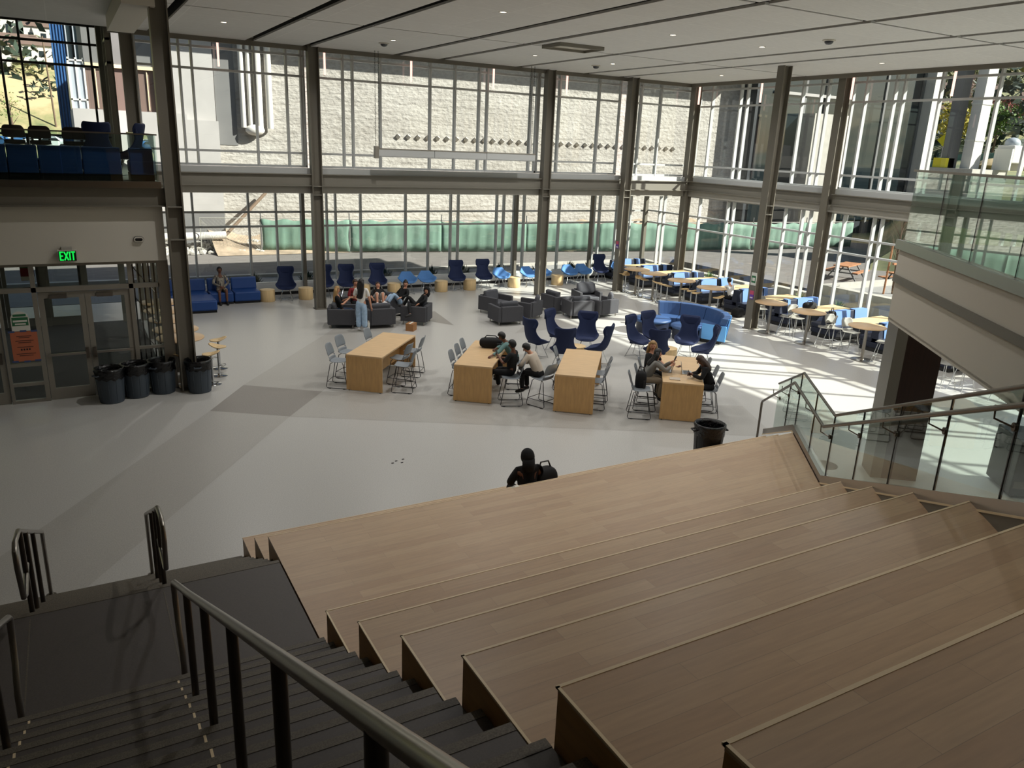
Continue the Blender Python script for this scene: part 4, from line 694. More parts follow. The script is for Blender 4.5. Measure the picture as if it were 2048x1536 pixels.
def build_ceiling_things():
    t = thing('projection_screen', 'long grey screen case hung on chains in front of the back windows', 'screen case', (12.47, 26.5, 5.47))
    for i in range(3): mk('case', G().box(-3.02 + i * 2.08, -3.02 + i * 2.08 + 2.07, -.09, .09, -.13, .13), 'alu', t, bev=.015); mk('top_lip', G().box(-3.02 + i * 2.08, -3.02 + i * 2.08 + 2.07, -.1, .0, .1, .135), 'frame', t)
    mk('end_cap', G().box(-3.14, -3.02, -.1, .1, -.2, .2), 'frame', t)
    for x in (-3.1, -2.98, 2.92, 3.06):
        g = G()
        for i in range(44): z = .15 + i * .07; g.tube([(x - .012, 0, z), (x - .012, 0, z + .055), (x + .012, 0, z + .055), (x + .012, 0, z)] if i % 2 else [(x, -.012, z), (x, -.012, z + .055), (x, .012, z + .055), (x, .012, z)], .006, 4, True)
        mk('chain', g, 'black', t)
    def pend(x, y, i, lb):
        t = thing('pendant_light', lb, 'lamp', (x, y, 0)); mk('tube', G().box(-.03, .03, -.03, .03, 7.87, 8.58), 'tube', t, bev=.006); mk('stem', G().box(-.025, .025, -.025, .025, 8.58, 8.93), 'c_beige', t)
    for i, x in enumerate((4.56, 7.92, 11.0, 14.27, 17.51, 20.75)): pend(x, 27.34, i, 'slim pinkish tube lamp hanging at the back windows, %s from the left' % ORD[i])
    for i, y in enumerate((27.0, 23.48, 19.3, 15.65, 11.9)): pend(24.02, y, i, 'slim pinkish tube lamp hanging at the right windows, %s from the corner' % ORD[i])
    for x, y, lb in ((8.88, 24.27, 'over the suspended screen case'), (16.77, 24.36, 'near the right end of the back windows'), (16.89, 14.48, 'nearer the camera, towards the right')):
        t = thing('ceiling_detector', 'dark dome detector on the white ceiling, ' + lb, 'detector', (x, y, 8.69)); mk('plate', G().lathe([(.16, 0), (.16, -.02), (.12, -.03)], 24), 'white', t, smooth=True); mk('dome', G().lathe([(.11, -.03), (.1, -.07), (.06, -.1), (.01, -.11)], 24), 'screen', t, smooth=True)
    t = thing('ceiling_vent', 'square framed vent hanging just below the ceiling panels', 'vent', (13.2, 20.4, 8.69)); mk('frame', G().box(-.75, .75, -.5, -.45, -.1, 0).box(-.75, .75, .45, .5, -.1, 0).box(-.75, -.7, -.45, .45, -.1, 0).box(.7, .75, -.45, .45, -.1, 0), 'beam', t); mk('panel', G().box(-.7, .7, -.45, .45, -.03, 0), 'white', t)
    k = 0
    for x in (4.1, 8.85, 13.7, 16.8, 21.8):
        for y in (23.4, 16.6, 9.2, 2.4):  # nearest row lies out of view, added to brighten the foreground
            k += 1; dl = thing('downlight', 'small round fill downlight in the ceiling, %s row from the windows, %s from the left' % (ORD[[23.4, 16.6, 9.2, 2.4].index(y)], ORD[[4.1, 8.85, 13.7, 16.8, 21.8].index(x)]), 'lamp', (x, y, 8.69), 0, 'ceiling downlights')
            mk('ring', G().lathe([(.10, 0), (.10, -.008), (.075, -.008), (.075, 0)], 24, cap=False), 'white', dl); mk('lens', G().lathe([(.074, -.002), (.005, -.003)], 20), 'lamp', dl)
            l = bpy.data.lights.new('downlight_fill', 'AREA'); l.shape = 'DISK'; l.size = .15; l.energy = DL * (1 if y > 10 else (.65 if y > 5 else .22)); l.color = (1, .98, .95); l.spread = R(150); lo = bpy.data.objects.new('downlight_fill', l); C.objects.link(lo); lo.parent = dl; lo.location = (0, 0, -.03)
# ------------------------------------------------------------------ people
def skin(vs, es, root=0, sub=2):
    me = bpy.data.meshes.new('tmp'); me.from_pydata([v[0] for v in vs], es, []); o = bpy.data.objects.new('tmp', me); C.objects.link(o)
    o.modifiers.new('s', 'SKIN')
    if not me.skin_vertices:
        bpy.context.view_layer.objects.active = o
    d = me.skin_vertices[0].data
    for i, v in enumerate(vs):
        r = v[1]; d[i].radius = (r, r) if not isinstance(r, tuple) else r; d[i].use_root = (i == root)
    u = o.modifiers.new('u', 'SUBSURF'); u.levels = sub; u.render_levels = sub
    dg = bpy.context.evaluated_depsgraph_get(); dg.update(); m2 = bpy.data.meshes.new_from_object(o.evaluated_get(dg))
    g = G(); g.add([tuple(v.co) for v in m2.vertices], [tuple(p.vertices) for p in m2.polygons]); bpy.data.objects.remove(o); return g
def V3(*a): return Vector(a)
def person(label, loc, rz, p, sk='skin', hair=('short', 'hair_b'), top=('c_white', 1.), leg=('jeans', 1.), shoe='shoe_w', phone=None, group=None, top2=None, grow=1.0):
    t = thing('person', label, 'person', loc, R(rz), group)
    hip = V3(*p['hip']); ln = R(p.get('lean', 0)); sd = R(p.get('side', 0)); T = V3(math.sin(ln) * math.cos(sd), math.sin(sd), math.cos(ln) * math.cos(sd)).normalized(); tw = R(p.get('twist', 0))
    L = V3(-math.sin(tw), math.cos(tw), 0); F = L.cross(T).normalized()
    waist, chest, sc, nk = hip + T * .16, hip + T * .34, hip + T * .46, hip + T * .535
    hp = R(p.get('head', 0)) + ln * .6; hy = R(p.get('yaw', 0)) + tw; fw = V3(math.cos(hy), math.sin(hy), 0); hd = (V3(0, 0, 1) * math.cos(hp) + fw * math.sin(hp)); ff = (fw * math.cos(hp) - V3(0, 0, 1) * math.sin(hp)); hl = hd.cross(ff).normalized(); hc = nk + hd * .125
    sh = [sc + L * (.165 * s) + T * .0 for s in (1, -1)]; kn = [V3(*k) for k in p['knee']]; an = [V3(*k) for k in p['ankle']]; el = [V3(*k) for k in p['elbow']]; wr = [V3(*k) for k in p['wrist']]
    hj = [hip + L * (.085 * s) - T * .02 for s in (1, -1)]; toe = []
    for i in (0, 1):
        sdv = (an[i] - kn[i]).normalized(); f = p.get('toe', [None, None])[i]; f = V3(*f) if f else (V3(1, 0, 0) - sdv * sdv.x).normalized() if abs(sdv.x) < .95 else V3(0, 0, 1); toe.append(an[i] + f * .13 + sdv * .045)
    vs = [(hip, .105), (waist, .098), (chest, .112), (nk - T * .025, .055), (nk + hd * .03, .047), (hc - hd * .055 + ff * .012, (.064, .064)), (hc + hd * .005, (.083, .083)), (hc + hd * .072 - ff * .008, (.062, .062))]
    es = [(0, 1), (1, 2), (2, 3), (3, 4), (4, 5), (5, 6), (6, 7)]
    for i in (0, 1):
        n = len(vs); dh = (wr[i] - el[i]).normalized(); vs += [(sh[i] - T * .01, .052), (el[i], .040), (wr[i], .026), (wr[i] + dh * .05, (.03, .024)), (wr[i] + dh * .085, (.028, .018))]; es += [(2, n), (n, n + 1), (n + 1, n + 2), (n + 2, n + 3), (n + 3, n + 4)]
        n = len(vs); vs += [(hj[i], .082), (kn[i], .054), (an[i], .036), (toe[i], .032)]; es += [(0, n), (n, n + 1), (n + 1, n + 2), (n + 2, n + 3)]
    g = skin(vs, es)
    for i in (0, 1):       # hands: four bent fingers of unequal length and a thumb from the side of the palm
        dh = (wr[i] - el[i]).normalized(); pn = V3(*p.get('palm', [(0, 0, -1), (0, 0, -1)])[i]); pn = (pn - dh * pn.dot(dh)).normalized() if (pn - dh * pn.dot(dh)).length > .1 else dh.orthogonal().normalized(); lt = dh.cross(pn).normalized(); cu = p.get('curl', .5)
        for k, (of, ln_) in enumerate(((-.027, .062), (-.009, .074), (.009, .07), (.026, .055))):
            b = wr[i] + dh * .085 + lt * of; m_ = b + dh * ln_ * .5 + pn * ln_ * .2 * cu; e = m_ + dh * ln_ * .5 * (1 - cu * .6) + pn * ln_ * .5 * cu; g.tube([b - dh * .02, b, m_, e], [.0095, .009, .0085, .0065], 7)
        b = wr[i] + dh * .035 + lt * (-.024 if i == 0 else -.024); g.tube([b, b + dh * .03 - lt * .025 + pn * .012, b + dh * .062 - lt * .022 + pn * .028], [.012, .0105, .0075], 7)
    g.sph(hc + ff * .088 - hd * .005, (.013, .013, .02), 8, 6); g.sph(hc + hl * .08 - ff * .01, (.012, .01, .026), 8, 6); g.sph(hc - hl * .08 - ff * .01, (.012, .01, .026), 8, 6)
    body = mk('body', g, sk, t, smooth=True, ang=180)
    e = G()
    for s in (1, -1): e.sph(hc + ff * .078 + hl * (.03 * s) + hd * .016, .0085, 8, 6)
    mk('eyes', e, 'hair_b', t, smooth=True); mk('mouth', G().tube([hc + ff * .080 - hd * .043 + hl * s for s in (-.022, 0, .022)], .005, 6), 'c_red', t, smooth=True)
    # clothes
    def sleeve(f, i):
        if f >= 1: return [(sh[i], .064 * grow), (el[i], .053 * grow), (wr[i] - (wr[i] - el[i]) * .06, .040 * grow)]
        return [(sh[i], .063 * grow), (sh[i] + (el[i] - sh[i]) * min(1, f * 2), .056 * grow)] + ([] if f <= .5 else [(el[i] + (wr[i] - el[i]) * (f * 2 - 1), .046)])
    def topmesh(m, f, name='shirt', low=True, k=1.0):
        k = 1.0 + (grow - 1) * .6; vs = [(hip + T * (.0 if low else .1), .126 * k), (waist, .122 * k), (chest, .138 * k), (nk - T * .06, .085)]; es = [(0, 1), (1, 2), (2, 3)]
        for i in (0, 1):
            q = sleeve(f, i); n = len(vs); vs += q; es += [(2, n)] + [(n + j, n + j + 1) for j in range(len(q) - 1)]
        return mk(name, skin(vs, es, 1), m, t, smooth=True, ang=180)
    topmesh(*top)
    if leg:
        m, f = leg[0], leg[1]; wd = leg[2] if len(leg) > 2 else 1.; vs = [(waist - T * .03, .112), (hip, .118)]; es = [(0, 1)]
        for i in (0, 1):
            n = len(vs); q = [(hj[i], .093 * wd), (kn[i], .068 * wd)] if f >= .6 else [(hj[i], .098), (hj[i] + (kn[i] - hj[i]) * f * 2, .08)]
            if f >= .6: q.append((kn[i] + (an[i] - kn[i]) * ((f - .5) * 2 - .06), .058 * wd * (1.15 if wd > 1 else 1)))
            vs += q; es += [(1, n)] + [(n + j, n + j + 1) for j in range(len(q) - 1)]
        mk('trousers' if f > .6 else 'shorts', skin(vs, es, 1), m, t, smooth=True, ang=180)
    for i in (0, 1):
        d = (toe[i] - an[i]).normalized(); mk('shoe', G().tube([an[i] - d * .05, an[i] - d * .02, an[i] + d * .07, toe[i] + d * .03, toe[i] + d * .06], [.03, .048, .047, .042, .02], 12), shoe, t, smooth=True, ang=180)
    st, hm = hair
    Mx = Matrix((ff, hl, hd)).transposed().to_4x4(); Mx.translation = hc
    def cap(bk, up, r, cut=.45):
        def fn(v):
            if v.x > .35 and v.z < cut: return Vector((v.x * .55, v.y, v.z))
            return v
        return G().sph((bk, 0, up), r, 18, 12, fn=fn).xf(Mx)
    if st == 'hood':
        g = cap(-.012, .012, (.118, .112, .135), .3); g.tube([hc - hd * .02 - ff * .05, nk - ff * .05, nk - T * .06 - F * .05 * 0 - ff * .03], [.1, .1, .11], 14)
    else:
        g = cap(-.016, .022, (.100, .094, .108))
        if st == 'bun': g.sph(hc + hd * .10 - ff * .07, .045, 10, 8)
        if st in ('long', 'mid'):
            n = .34 if st == 'long' else .16
            for s in (-1, -.5, 0, .5, 1): g.tube([hc + hd * .05 + hl * .055 * s - ff * .05, hc - hd * .05 + hl * .075 * s - ff * (.065 - .03 * abs(s)), nk - T * n * .25 + hl * .085 * s - ff * (.085 - .03 * abs(s)), nk - T * n + hl * .07 * s - ff * (.12 - .02 * abs(s)) * 1.0, nk - T * (n + .05) + hl * .05 * s - ff * .11], [.045, .05, .05, .042, .012], 10)
    mk('hair' if st != 'hood' else 'hood', g, hm, t, smooth=True, ang=180)
    if phone is not None:
        i = phone; dh = (wr[i] - el[i]).normalized(); c = wr[i] + dh * .1 + V3(0, 0, .03); ph = thing('phone', 'dark phone held by the ' + label[label.find('person') + 7:] if 'person' in label else 'phone', 'phone'); o = mk('casing', G().obox(tuple(c), (.012, .075, .15), ry=R(20)), 'black', ph); mk('display', G().obox(tuple(c - V3(.008, 0, .003)), (.003, .068, .135), ry=R(20)), 'screen', ph); ph.location = loc; ph.rotation_euler = (0, 0, R(rz)); ph['label'] = PH[label]
    return t
PH = {}
def sit(h, lean=0, **k):
    d = dict(hip=(0, 0, h + .09), lean=lean, knee=[(.42, .12, h + .07), (.42, -.12, h + .07)], ankle=[(.44, .12, .09), (.44, -.12, .09)], elbow=[(.05, .25, h + .28), (.05, -.25, h + .28)], wrist=[(.27, .1, h + .25), (.27, -.1, h + .25)]); d.update(k); return d
def build_people():
    person('person with black hair and an open checked shirt sitting on the blue sofa', (4.45, 29.28, 0), -90, sit(.43, -4, wrist=[(.34, .02, .62), (.33, -.05, .64)], elbow=[(.06, .26, .72), (.06, -.26, .72)]), 'skin2', ('short', 'hair_b'), ('plaid', 1.), ('c_khaki', .46), 'shoe_d', top2=1)
    l = 'person with long fair hair in the left grey armchair, looking at a phone'; PH[l] = 'phone held by the girl in the left grey armchair'
    person(l, (7.3, 24.35, 0), -20, sit(.45, -6, elbow=[(.12, .24, .78), (.12, -.24, .75)], wrist=[(.33, .06, .92), (.33, -.05, .92)], head=14, yaw=0), 'skin', ('long', 'hair_bl'), ('c_black', .45), ('djeans', 1.), 'shoe_d', phone=1)
    person('person in a red top sitting behind the standing girl', (8.2, 25.5, 0), -80, sit(.45, 5, head=10), 'skin', ('short', 'hair_br'), ('c_red', .5), ('c_black', 1.), 'shoe_d')
    person('standing person with long black hair, white top and wide pale jeans', (7.75, 23.42, 0), 62, dict(hip=(0, 0, .90), lean=3, knee=[(.03, .09, .48), (.0, -.09, .48)], ankle=[(.0, .09, .08), (-.03, -.1, .08)], elbow=[(.06, .25, 1.06), (-.0, -.26, 1.05)], wrist=[(.27, .16, 1.12), (.04, -.3, .80)], head=6, yaw=-25, curl=.3), 'skin', ('long', 'hair_b'), ('c_white', .4), ('jeans', 1., 1.45), 'shoe_w')
    person('person with bare legs and white shorts, knees drawn up in the back armchair', (9.0, 25.25, 0), -105, dict(hip=(-.1, 0, .54), lean=-50, knee=[(.26, .1, .90), (.26, -.1, .90)], ankle=[(.42, .1, .55), (.42, -.1, .55)], elbow=[(-.25, .26, .66), (-.25, -.26, .66)], wrist=[(-.02, .2, .62), (-.02, -.2, .62)], head=10), 'skin', ('short', 'hair_br'), ('c_black', .5), ('c_white', .5), 'shoe_w')
    person('person in a black top and pale jeans leaning back in the back armchair', (9.75, 25.05, 0), 196, dict(hip=(.12, 0, .56), lean=-32, knee=[(.42, .1, .86), (.40, -.1, .80)], ankle=[(.66, .08, .55), (.62, -.12, .55)], elbow=[(-.05, .28, .8), (0, -.28, .76)], wrist=[(.2, .2, .72), (.2, -.18, .7)], head=24, yaw=55), 'skin', ('bun', 'hair_b'), ('c_black', 1.), ('jeans', 1.), 'shoe_w')
    person('reclining person in a black hoodie with one leg over the armrest', (9.98, 23.98, 0), 165, dict(hip=(.1, 0, .55), lean=-38, knee=[(.42, .36, .70), (.36, -.22, .86)], ankle=[(.40, .62, .40), (.52, -.3, .52)], elbow=[(-.12, .34, .82), (-.12, -.32, .84)], wrist=[(.08, .30, .70), (-.22, -.50, .86)], head=30, yaw=62), 'skin', ('hood', 'c_black'), ('c_black', 1.), ('c_black', 1.), 'shoe_d')
    # local frames of the communal tables
    def tp(ti, u, v):
        x, y, a = [(6.585, 18.27, 48.7), (8.61, 16.59, 51.7), (10.44, 15.0, 51.0), (12.42, 13.6, 51.7)][ti]; a = R(a); return (x + u * math.cos(a) + v * math.sin(a), y + u * math.sin(a) - v * math.cos(a), 0)
    hi = dict(knee=[(.40, .12, .74), (.40, -.12, .74)], ankle=[(.36, .12, .30), (.36, -.12, .30)])
    person('person in a teal hoodie stretched across the table with the black bag', tp(1, .30, .78), 150, dict(hip=(0, 0, .76), lean=34, twist=-8, elbow=[(.42, .34, 1.0), (.38, -.30, .99)], wrist=[(.58, .58, .96), (.5, -.1, .97)], head=18, **hi), 'skin2', ('short', 'hair_b'), ('c_teal', 1.), ('c_black', 1.), 'shoe_d')
    l = 'person in black with short hair holding a phone at the table with the black bag'; PH[l] = 'phone held by the boy in black at the second communal table'
    person(l, tp(1, -.9, .86), 128, dict(hip=(0, 0, .76), lean=-4, elbow=[(.1, .26, 1.0), (.1, -.26, 1.0)], wrist=[(.32, .06, 1.10), (.28, -.06, 1.04)], head=24, knee=[(.42, .16, .74), (.42, -.12, .74)], ankle=[(.62, .2, .34), (.36, -.12, .30)]), 'skin2', ('short', 'hair_b'), ('c_black', .45), ('c_black', 1.), 'shoe_w', phone=0)
    person('person in a loose beige jumper leaning forward, seen from behind', tp(2, -.72, -.90), 122, dict(hip=(0, 0, .76), lean=30, elbow=[(.30, .30, .98), (.26, -.30, .98)], wrist=[(.46, .12, .90), (.45, -.1, .90)], head=26, yaw=20, **hi), 'skin', ('short', 'hair_b'), ('c_beige', 1.), ('c_black', 1.), 'shoe_d', grow=1.2)
    person('person with blonde hair and a black top facing the camera at the laptop table', tp(3, .10, -.76), -75, dict(hip=(0, 0, .76), lean=6, elbow=[(.14, .26, 1.0), (.14, -.26, 1.0)], wrist=[(.36, .12, .98), (.36, -.1, .98)], yaw=-48, head=4, **hi), 'skin', ('mid', 'hair_bl'), ('c_black', .5), ('c_black', 1.), 'shoe_d')
    l = 'person in a grey sweatshirt holding up a phone at the laptop table'; PH[l] = 'phone raised by the person in the grey sweatshirt'
    person(l, tp(3, -.52, -.84), -30, dict(hip=(0, 0, .76), lean=26, elbow=[(.44, .2, 1.0), (.44, -.2, 1.0)], wrist=[(.60, .04, 1.17), (.57, -.06, 1.10)], head=-6, yaw=8, **hi), 'skin', ('mid', 'hair_b'), ('c_grey', 1.), ('c_khaki', 1., 1.15), 'shoe_d', phone=0, grow=1.12)
    l = 'person in a black jumper bent over a phone at the laptop table'; PH[l] = 'phone held by the person in black at the laptop table'
    person(l, tp(3, -.70, .66), 148, dict(hip=(0, 0, .76), lean=24, elbow=[(.28, .25, .98), (.28, -.25, .98)], wrist=[(.46, .06, 1.02), (.46, -.04, 1.0)], head=26, **hi), 'skin2', ('mid', 'hair_br'), ('c_black', 1.), ('c_black', 1.), 'shoe_d', phone=1, grow=1.1)
    person('person in a white T-shirt sitting in a booth with the back to the camera', (22.3, 22.0, 0), 86, sit(.45, 22, elbow=[(.28, .27, .74), (.26, -.25, .76)], wrist=[(.46, .12, .80), (.46, -.06, .80)], head=10), 'skin', ('short', 'hair_b'), ('c_white', .45), ('c_black', 1.), 'shoe_d')
    person('hooded person in black sitting on the front tier with the back to the camera', (5.85, 9.62, .457), 84, dict(hip=(0, 0, .1), lean=4, knee=[(.40, .12, .16), (.40, -.12, .16)], ankle=[(.46, .12, -.36), (.46, -.12, -.36)], elbow=[(.08, .27, .34), (.08, -.27, .34)], wrist=[(.3, .12, .28), (.3, -.1, .28)], head=6), 'skin2', ('hood', 'c_black'), ('c_black', 1.), ('c_black', 1.), 'shoe_d', grow=1.25)
    tag(mk('paper_bag', G().add([(x, y, z) for z, k in ((.915, 1), (.99, .35)) for x, y in ((5.42 - .1 * k, 9.22 - .08 * k), (5.42 + .1 * k, 9.22 - .08 * k), (5.42 + .1 * k, 9.22 + .08 * k), (5.42 - .1 * k, 9.22 + .08 * k))], [(3, 2, 1, 0), (4, 5, 6, 7), (0, 1, 5, 4), (1, 2, 6, 5), (2, 3, 7, 6), (3, 0, 4, 7)]), 'paper'), 'crumpled white paper bag left of the hooded person on the tier', 'bag')
# ------------------------------------------------------------------ outdoors
def leafy(name, label, loc, n, r, h, lm, lw=.03, ll=.3, group=None):      # low plant with upright blades
    t = thing(name, label, 'plant', loc, 0, group); g = G(); rn = random.Random(sum(map(ord, label)))
    for i in range(n):
        a = rn.uniform(0, 6.28); q = rn.uniform(.1, 1) * r; b = V3(.25 * q * math.cos(a), .25 * q * math.sin(a), 0); e = V3(q * math.cos(a), q * math.sin(a), h * rn.uniform(.5, 1) * (1 - .3 * q / r)); m = (b + e) / 2 + V3(0, 0, .12 * h); w = V3(-math.sin(a), math.cos(a), 0) * lw * rn.uniform(.7, 1.3)
        g.add([b - w * .5, b + w * .5, m - w, m + w, e], [(0, 1, 3, 2), (2, 3, 4)])
    mk('foliage', g, lm, t); return t
def crown(g, c, r, n, rn, ls=.35):
    for i in range(n):
        d = V3(rn.gauss(0, 1), rn.gauss(0, 1), rn.gauss(0, 1)).normalized() * rn.uniform(.55, 1); p = V3(c[0] + d.x * r[0], c[1] + d.y * r[1], c[2] + d.z * r[2]); a, b = V3(rn.gauss(0, 1), rn.gauss(0, 1), rn.gauss(0, 1)).normalized(), V3(rn.gauss(0, 1), rn.gauss(0, 1), rn.gauss(0, 1)).normalized(); s = ls * rn.uniform(.6, 1.3)
        g.add([p - a * s, p - b * s * .6, p + a * s, p + b * s * .6], [(0, 1, 2, 3)])
def tree(label, loc, h, r, lm, n=260, group='trees outside', ls=.22):
    t = thing('tree', label, 'tree', loc, 0, group); rn = random.Random(sum(map(ord, label)))
    g = G().tube([(0, 0, -.6), (.05, 0, h * .3), (-.03, .05, h * .6), (0, 0, h * .85)], [h * .03, h * .022, h * .014, h * .005], 8)
    for i in range(5): a = i * 1.3; g.tube([(0, 0, h * (.3 + .08 * i)), (r * .5 * math.cos(a), r * .5 * math.sin(a), h * (.5 + .08 * i))], [h * .012, h * .004], 6)
    mk('trunk', g, 'bark', t); g = G(); 
    for i in range(5):
        a = i * 2.4; q = .38 * r if i else 0; crown(g, (q * math.cos(a), q * math.sin(a), h * (.66 + .06 * (i % 3))), (r * .75, r * .75, h * .3), n // 5, rn, ls)
    mk('crown', g, lm, t); return t
def hz(x, y):      # ground level far outside
    a = math.degrees(math.atan2(x, y)); d = math.hypot(x, y)
    if a < 25: s = max(0, d - 205) * .30 + 3 * min(1, max(0, (d - 60) / 30)) + (6.8 if d > 205 else 0)
    else: s = max(0, d - 140) * .15 + (5.1 * min(1, max(0, (d - 50) / 7)) * min(1, max(0, (a - 54) / 4))) + 1.1 * min(1, max(0, (d - 60) / 80))
    return s
def build_outdoors():
    g = G().box(-60, 24.7, 30.45, 34.3, -.4, 0).box(24.55, 28, -40, 34.3, -.4, 0); struct('ground_bed', g, 'gravel')
    g = G().box(-60, 140, 34.5, 52, -.4, 0).box(30, 140, -40, 34.5, -.4, 0); struct('ground_yard', g, 'asphalt')
    tag(mk('kerb', G().box(-60, 27.6, 34.3, 34.6, -.3, .12), 'conc'), 'pale concrete kerb outside the back windows', 'kerb', kind='thing'); tag(mk('kerb', G().box(27.6, 27.95, 26.5, 34.6, -.3, .1), 'conc'), 'pale concrete kerb outside the right windows', 'kerb', kind='thing')
    # hillside
    rows = []
    for i in range(46):
        d = 48 + i * 6 + (i ** 2) * .35; rows.append([(d * math.sin(R(a)), d * math.cos(R(a)), hz(d * math.sin(R(a)), d * math.cos(R(a))) + (2.5 * math.sin(a * .7 + i * .6) + 1.5 * math.sin(a * 1.9 - i)) * min(1, max(0, (d - 210) / 120)) - .05) for a in [-30 + 2 * k for k in range(70)]])
    struct('hillside', G().grid(rows), 'hill', smooth=True, ang=180)
    # concrete building
    t = thing('concrete_building', 'big pale board-marked concrete building behind the back windows', 'building', kind='thing'); Y = 44.3
    mk('wall', G().box(7.1, 43.4, Y, Y + 12, -.3, 14), 'roughwall', t); mk('eave', G().box(6.2, 43.4, Y - 2.05, Y + 12, 11.7, 12.6), 'panelg', t)
    g = G()
    for i in range(34): x = 17 + i * .62; g.obox((x, Y - .06, 6.1), (.2, .16, .22), rx=.5, ry=.6)
    mk('bracket_row', g, 'conc', t)
    for x, r in ((8.4, .13), (8.75, .10), (9.2, .2), (9.75, .17)): mk('down_pipe', G().cyl((x, Y - .28, 6.2), (x, Y - .28, 11.6), r, n=14), 'pipe', t, smooth=True)
    mk('pipe_clump', G().sph((8.95, Y - .3, 6.1), (.5, .3, .28), 12, 8), 'pipe', t, smooth=True); mk('grey_slab', G().box(7.1, 8.1, Y - .03, Y, 5.3, 11.6), 'panelg', t)  # flat grey slab standing just proud of the concrete wall
    # stucco annex with brick and panel above, pipes
    t = thing('stucco_annex', 'grey rendered annex with brown brick above it, left of the concrete building', 'building', kind='thing'); Y = 43.6
    mk('wall', G().box(.62, 5.6, Y, Y + 9, 1.9, 6.72), 'stucco', t); mk('wall', G().box(5.6, 7.08, Y, Y + .66, 1.9, 6.45), 'stucco', t); mk('lower_wall', G().box(.62, 7.08, Y, Y + .66, -.3, 1.9), 'panelg', t); mk('front_block', G().box(1.2, 2.1, Y - 2.2, Y, -.3, 5.95), 'stucco', t)
    mk('brick_panel', G().box(1.35, 4.62, Y + .9, Y + 8, 6.72, 8.72), 'brick', t); mk('upper_panel', G().box(1.33, 4.62, Y + .8, Y + 8, 8.72, 16), 'panelg', t); mk('sill_trim', G().box(1.35, 4.62, Y + .74, Y + .9, 8.66, 8.82), 'edge', t)
    mk('side_wall', G().box(4.62, 7.05, Y + .5, Y + 8, 6.3, 16), 'stucco', t)
    for x in (1.75, 2.5, 3.2, 4.0): mk('conduit', G().tube([(x, Y + .85, 6.8), (x, Y + .85, 8.6)], .03, 6), 'edge', t)
    mk('window_bay', G().box(.62, 1.34, Y + .9, Y + 6, 6.72, 8.9), 'car_s', t)
    for x in (.66, .98, 1.3): mk('bay_frame', G().box(x - .04, x + .04, Y + .84, Y + .9, 6.72, 9.0), 'paper', t)
    for z in (7.1, 8.85): mk('bay_frame', G().box(.62, 1.34, Y + .84, Y + .9, z, z + .07), 'paper', t)
    mk('ground_pipe', G().tube([(1, Y - 1.2, .75), (6.9, Y - 1.0, .85)], .2, 14), 'pipe', t, smooth=True); mk('brace_pipe', G().tube([(6.9, Y - 1.0, .85), (9.3, Y + .3, 2.9)], .09, 8), 'bark', t)
    t = thing('blue_tower', 'tall tower with blue corrugated cladding at the far left', 'building', kind='thing')
    mk('wall', G().box(.1, 1.9, 58, 66, 0, 24), 'blueclad', t)
    for k in range(5): mk('cladding_rib', G().box(.1 + k * .16, .18 + k * .16, 57.9, 58, 0, 24), 'car_b', t)
    for x in (.92, 1.33, 1.74): mk('window_frame', G().box(x - .035, x + .035, 57.82, 58, 6, 24), 'car_s', t)
    mk('dark_glazing', G().box(.95, 1.72, 57.92, 58, 7, 24), 'dglass', t)
    g = G(); rn = random.Random(3)
    for i in range(420):
        x, y = rn.uniform(2.5, 10), rn.uniform(41.6, 43.5); s = rn.uniform(.05, .18); g.sph((x, y, s * .5 + max(0, (y - 42.3)) * .3), (s, s * .8, s * .7), 5, 3)
    tag(mk('rubble', g, 'conc'), 'pale rubble at the foot of the concrete wall', 'rubble', kind='stuff')
    rows = [[(x, y, max(0, (y - 41.2)) * .42 * (.7 + .3 * math.sin(x * 1.3)) + .02) for x in [6.2 + i * .8 for i in range(46)]] for y in (40.9, 41.6, 42.4, 43.2, 44.4)]; struct('ground_bank', G().grid(rows), 'dirt', smooth=True, ang=180)
    # dark building to the right
    t = thing('dark_building', 'dark glazed building with a pale concrete pier, right of the concrete wall', 'building', kind='thing')
    mk('wall', G().box(43.4, 62, 42.8, 56, -.3, 15), 'darkclad', t)
    for i in range(8): mk('window', G().box(43.8 + i * 2.25, 45.75 + i * 2.25, 42.7, 42.8, 1.2, 13.8), 'dglass', t); mk('window_post', G().box(45.78 + i * 2.25, 46.0 + i * 2.25, 42.6, 42.8, 0, 14), 'panelg', t)
    mk('parapet', G().box(43.4, 62, 42.4, 56, 14, 14.5), 'stucco', t); mk('white_beam', G().box(45, 52, 42.5, 42.7, 10.2, 10.4), 'stucco', t); mk('concrete_pier', G().box(48.0, 52.0, 41.4, 42.6, -.2, 9.0), 'conc', t); mk('mast', G().box(61.8, 62.6, 41.8, 42.7, 0, 15), 'pipe', t)
    # fence
    pts = [(5.6, 42.3), (8.55, 41.87), (12.96, 40.94), (17.9, 40.0), (22.8, 39.05), (27.3, 38.2), (33, 37.3), (38.4, 36.8), (43, 36.5), (47.5, 36.3)]
    for i in range(len(pts) - 1):
        a, b = V3(*pts[i], 0), V3(*pts[i + 1], 0); d = b - a; L = d.length; t = thing('fence_panel', 'construction fence panel %s outside, %s from the left' % ('of bare chain link' if i == 0 else 'with green windscreen cloth', ORD[i]), 'fence', tuple(a), math.atan2(d.y, d.x), 'construction fence panels', 'thing'); h = 1.72
        mk('frame', G().tube([(.04, 0, 0), (.04, 0, h + .04), (L - .04, 0, h + .04), (L - .04, 0, 0)], .025, 6), 'chair_light', t)
        mk('post', G().cyl((L, 0, 0), (L, 0, h + .35), .03, n=8), 'panelg', t)
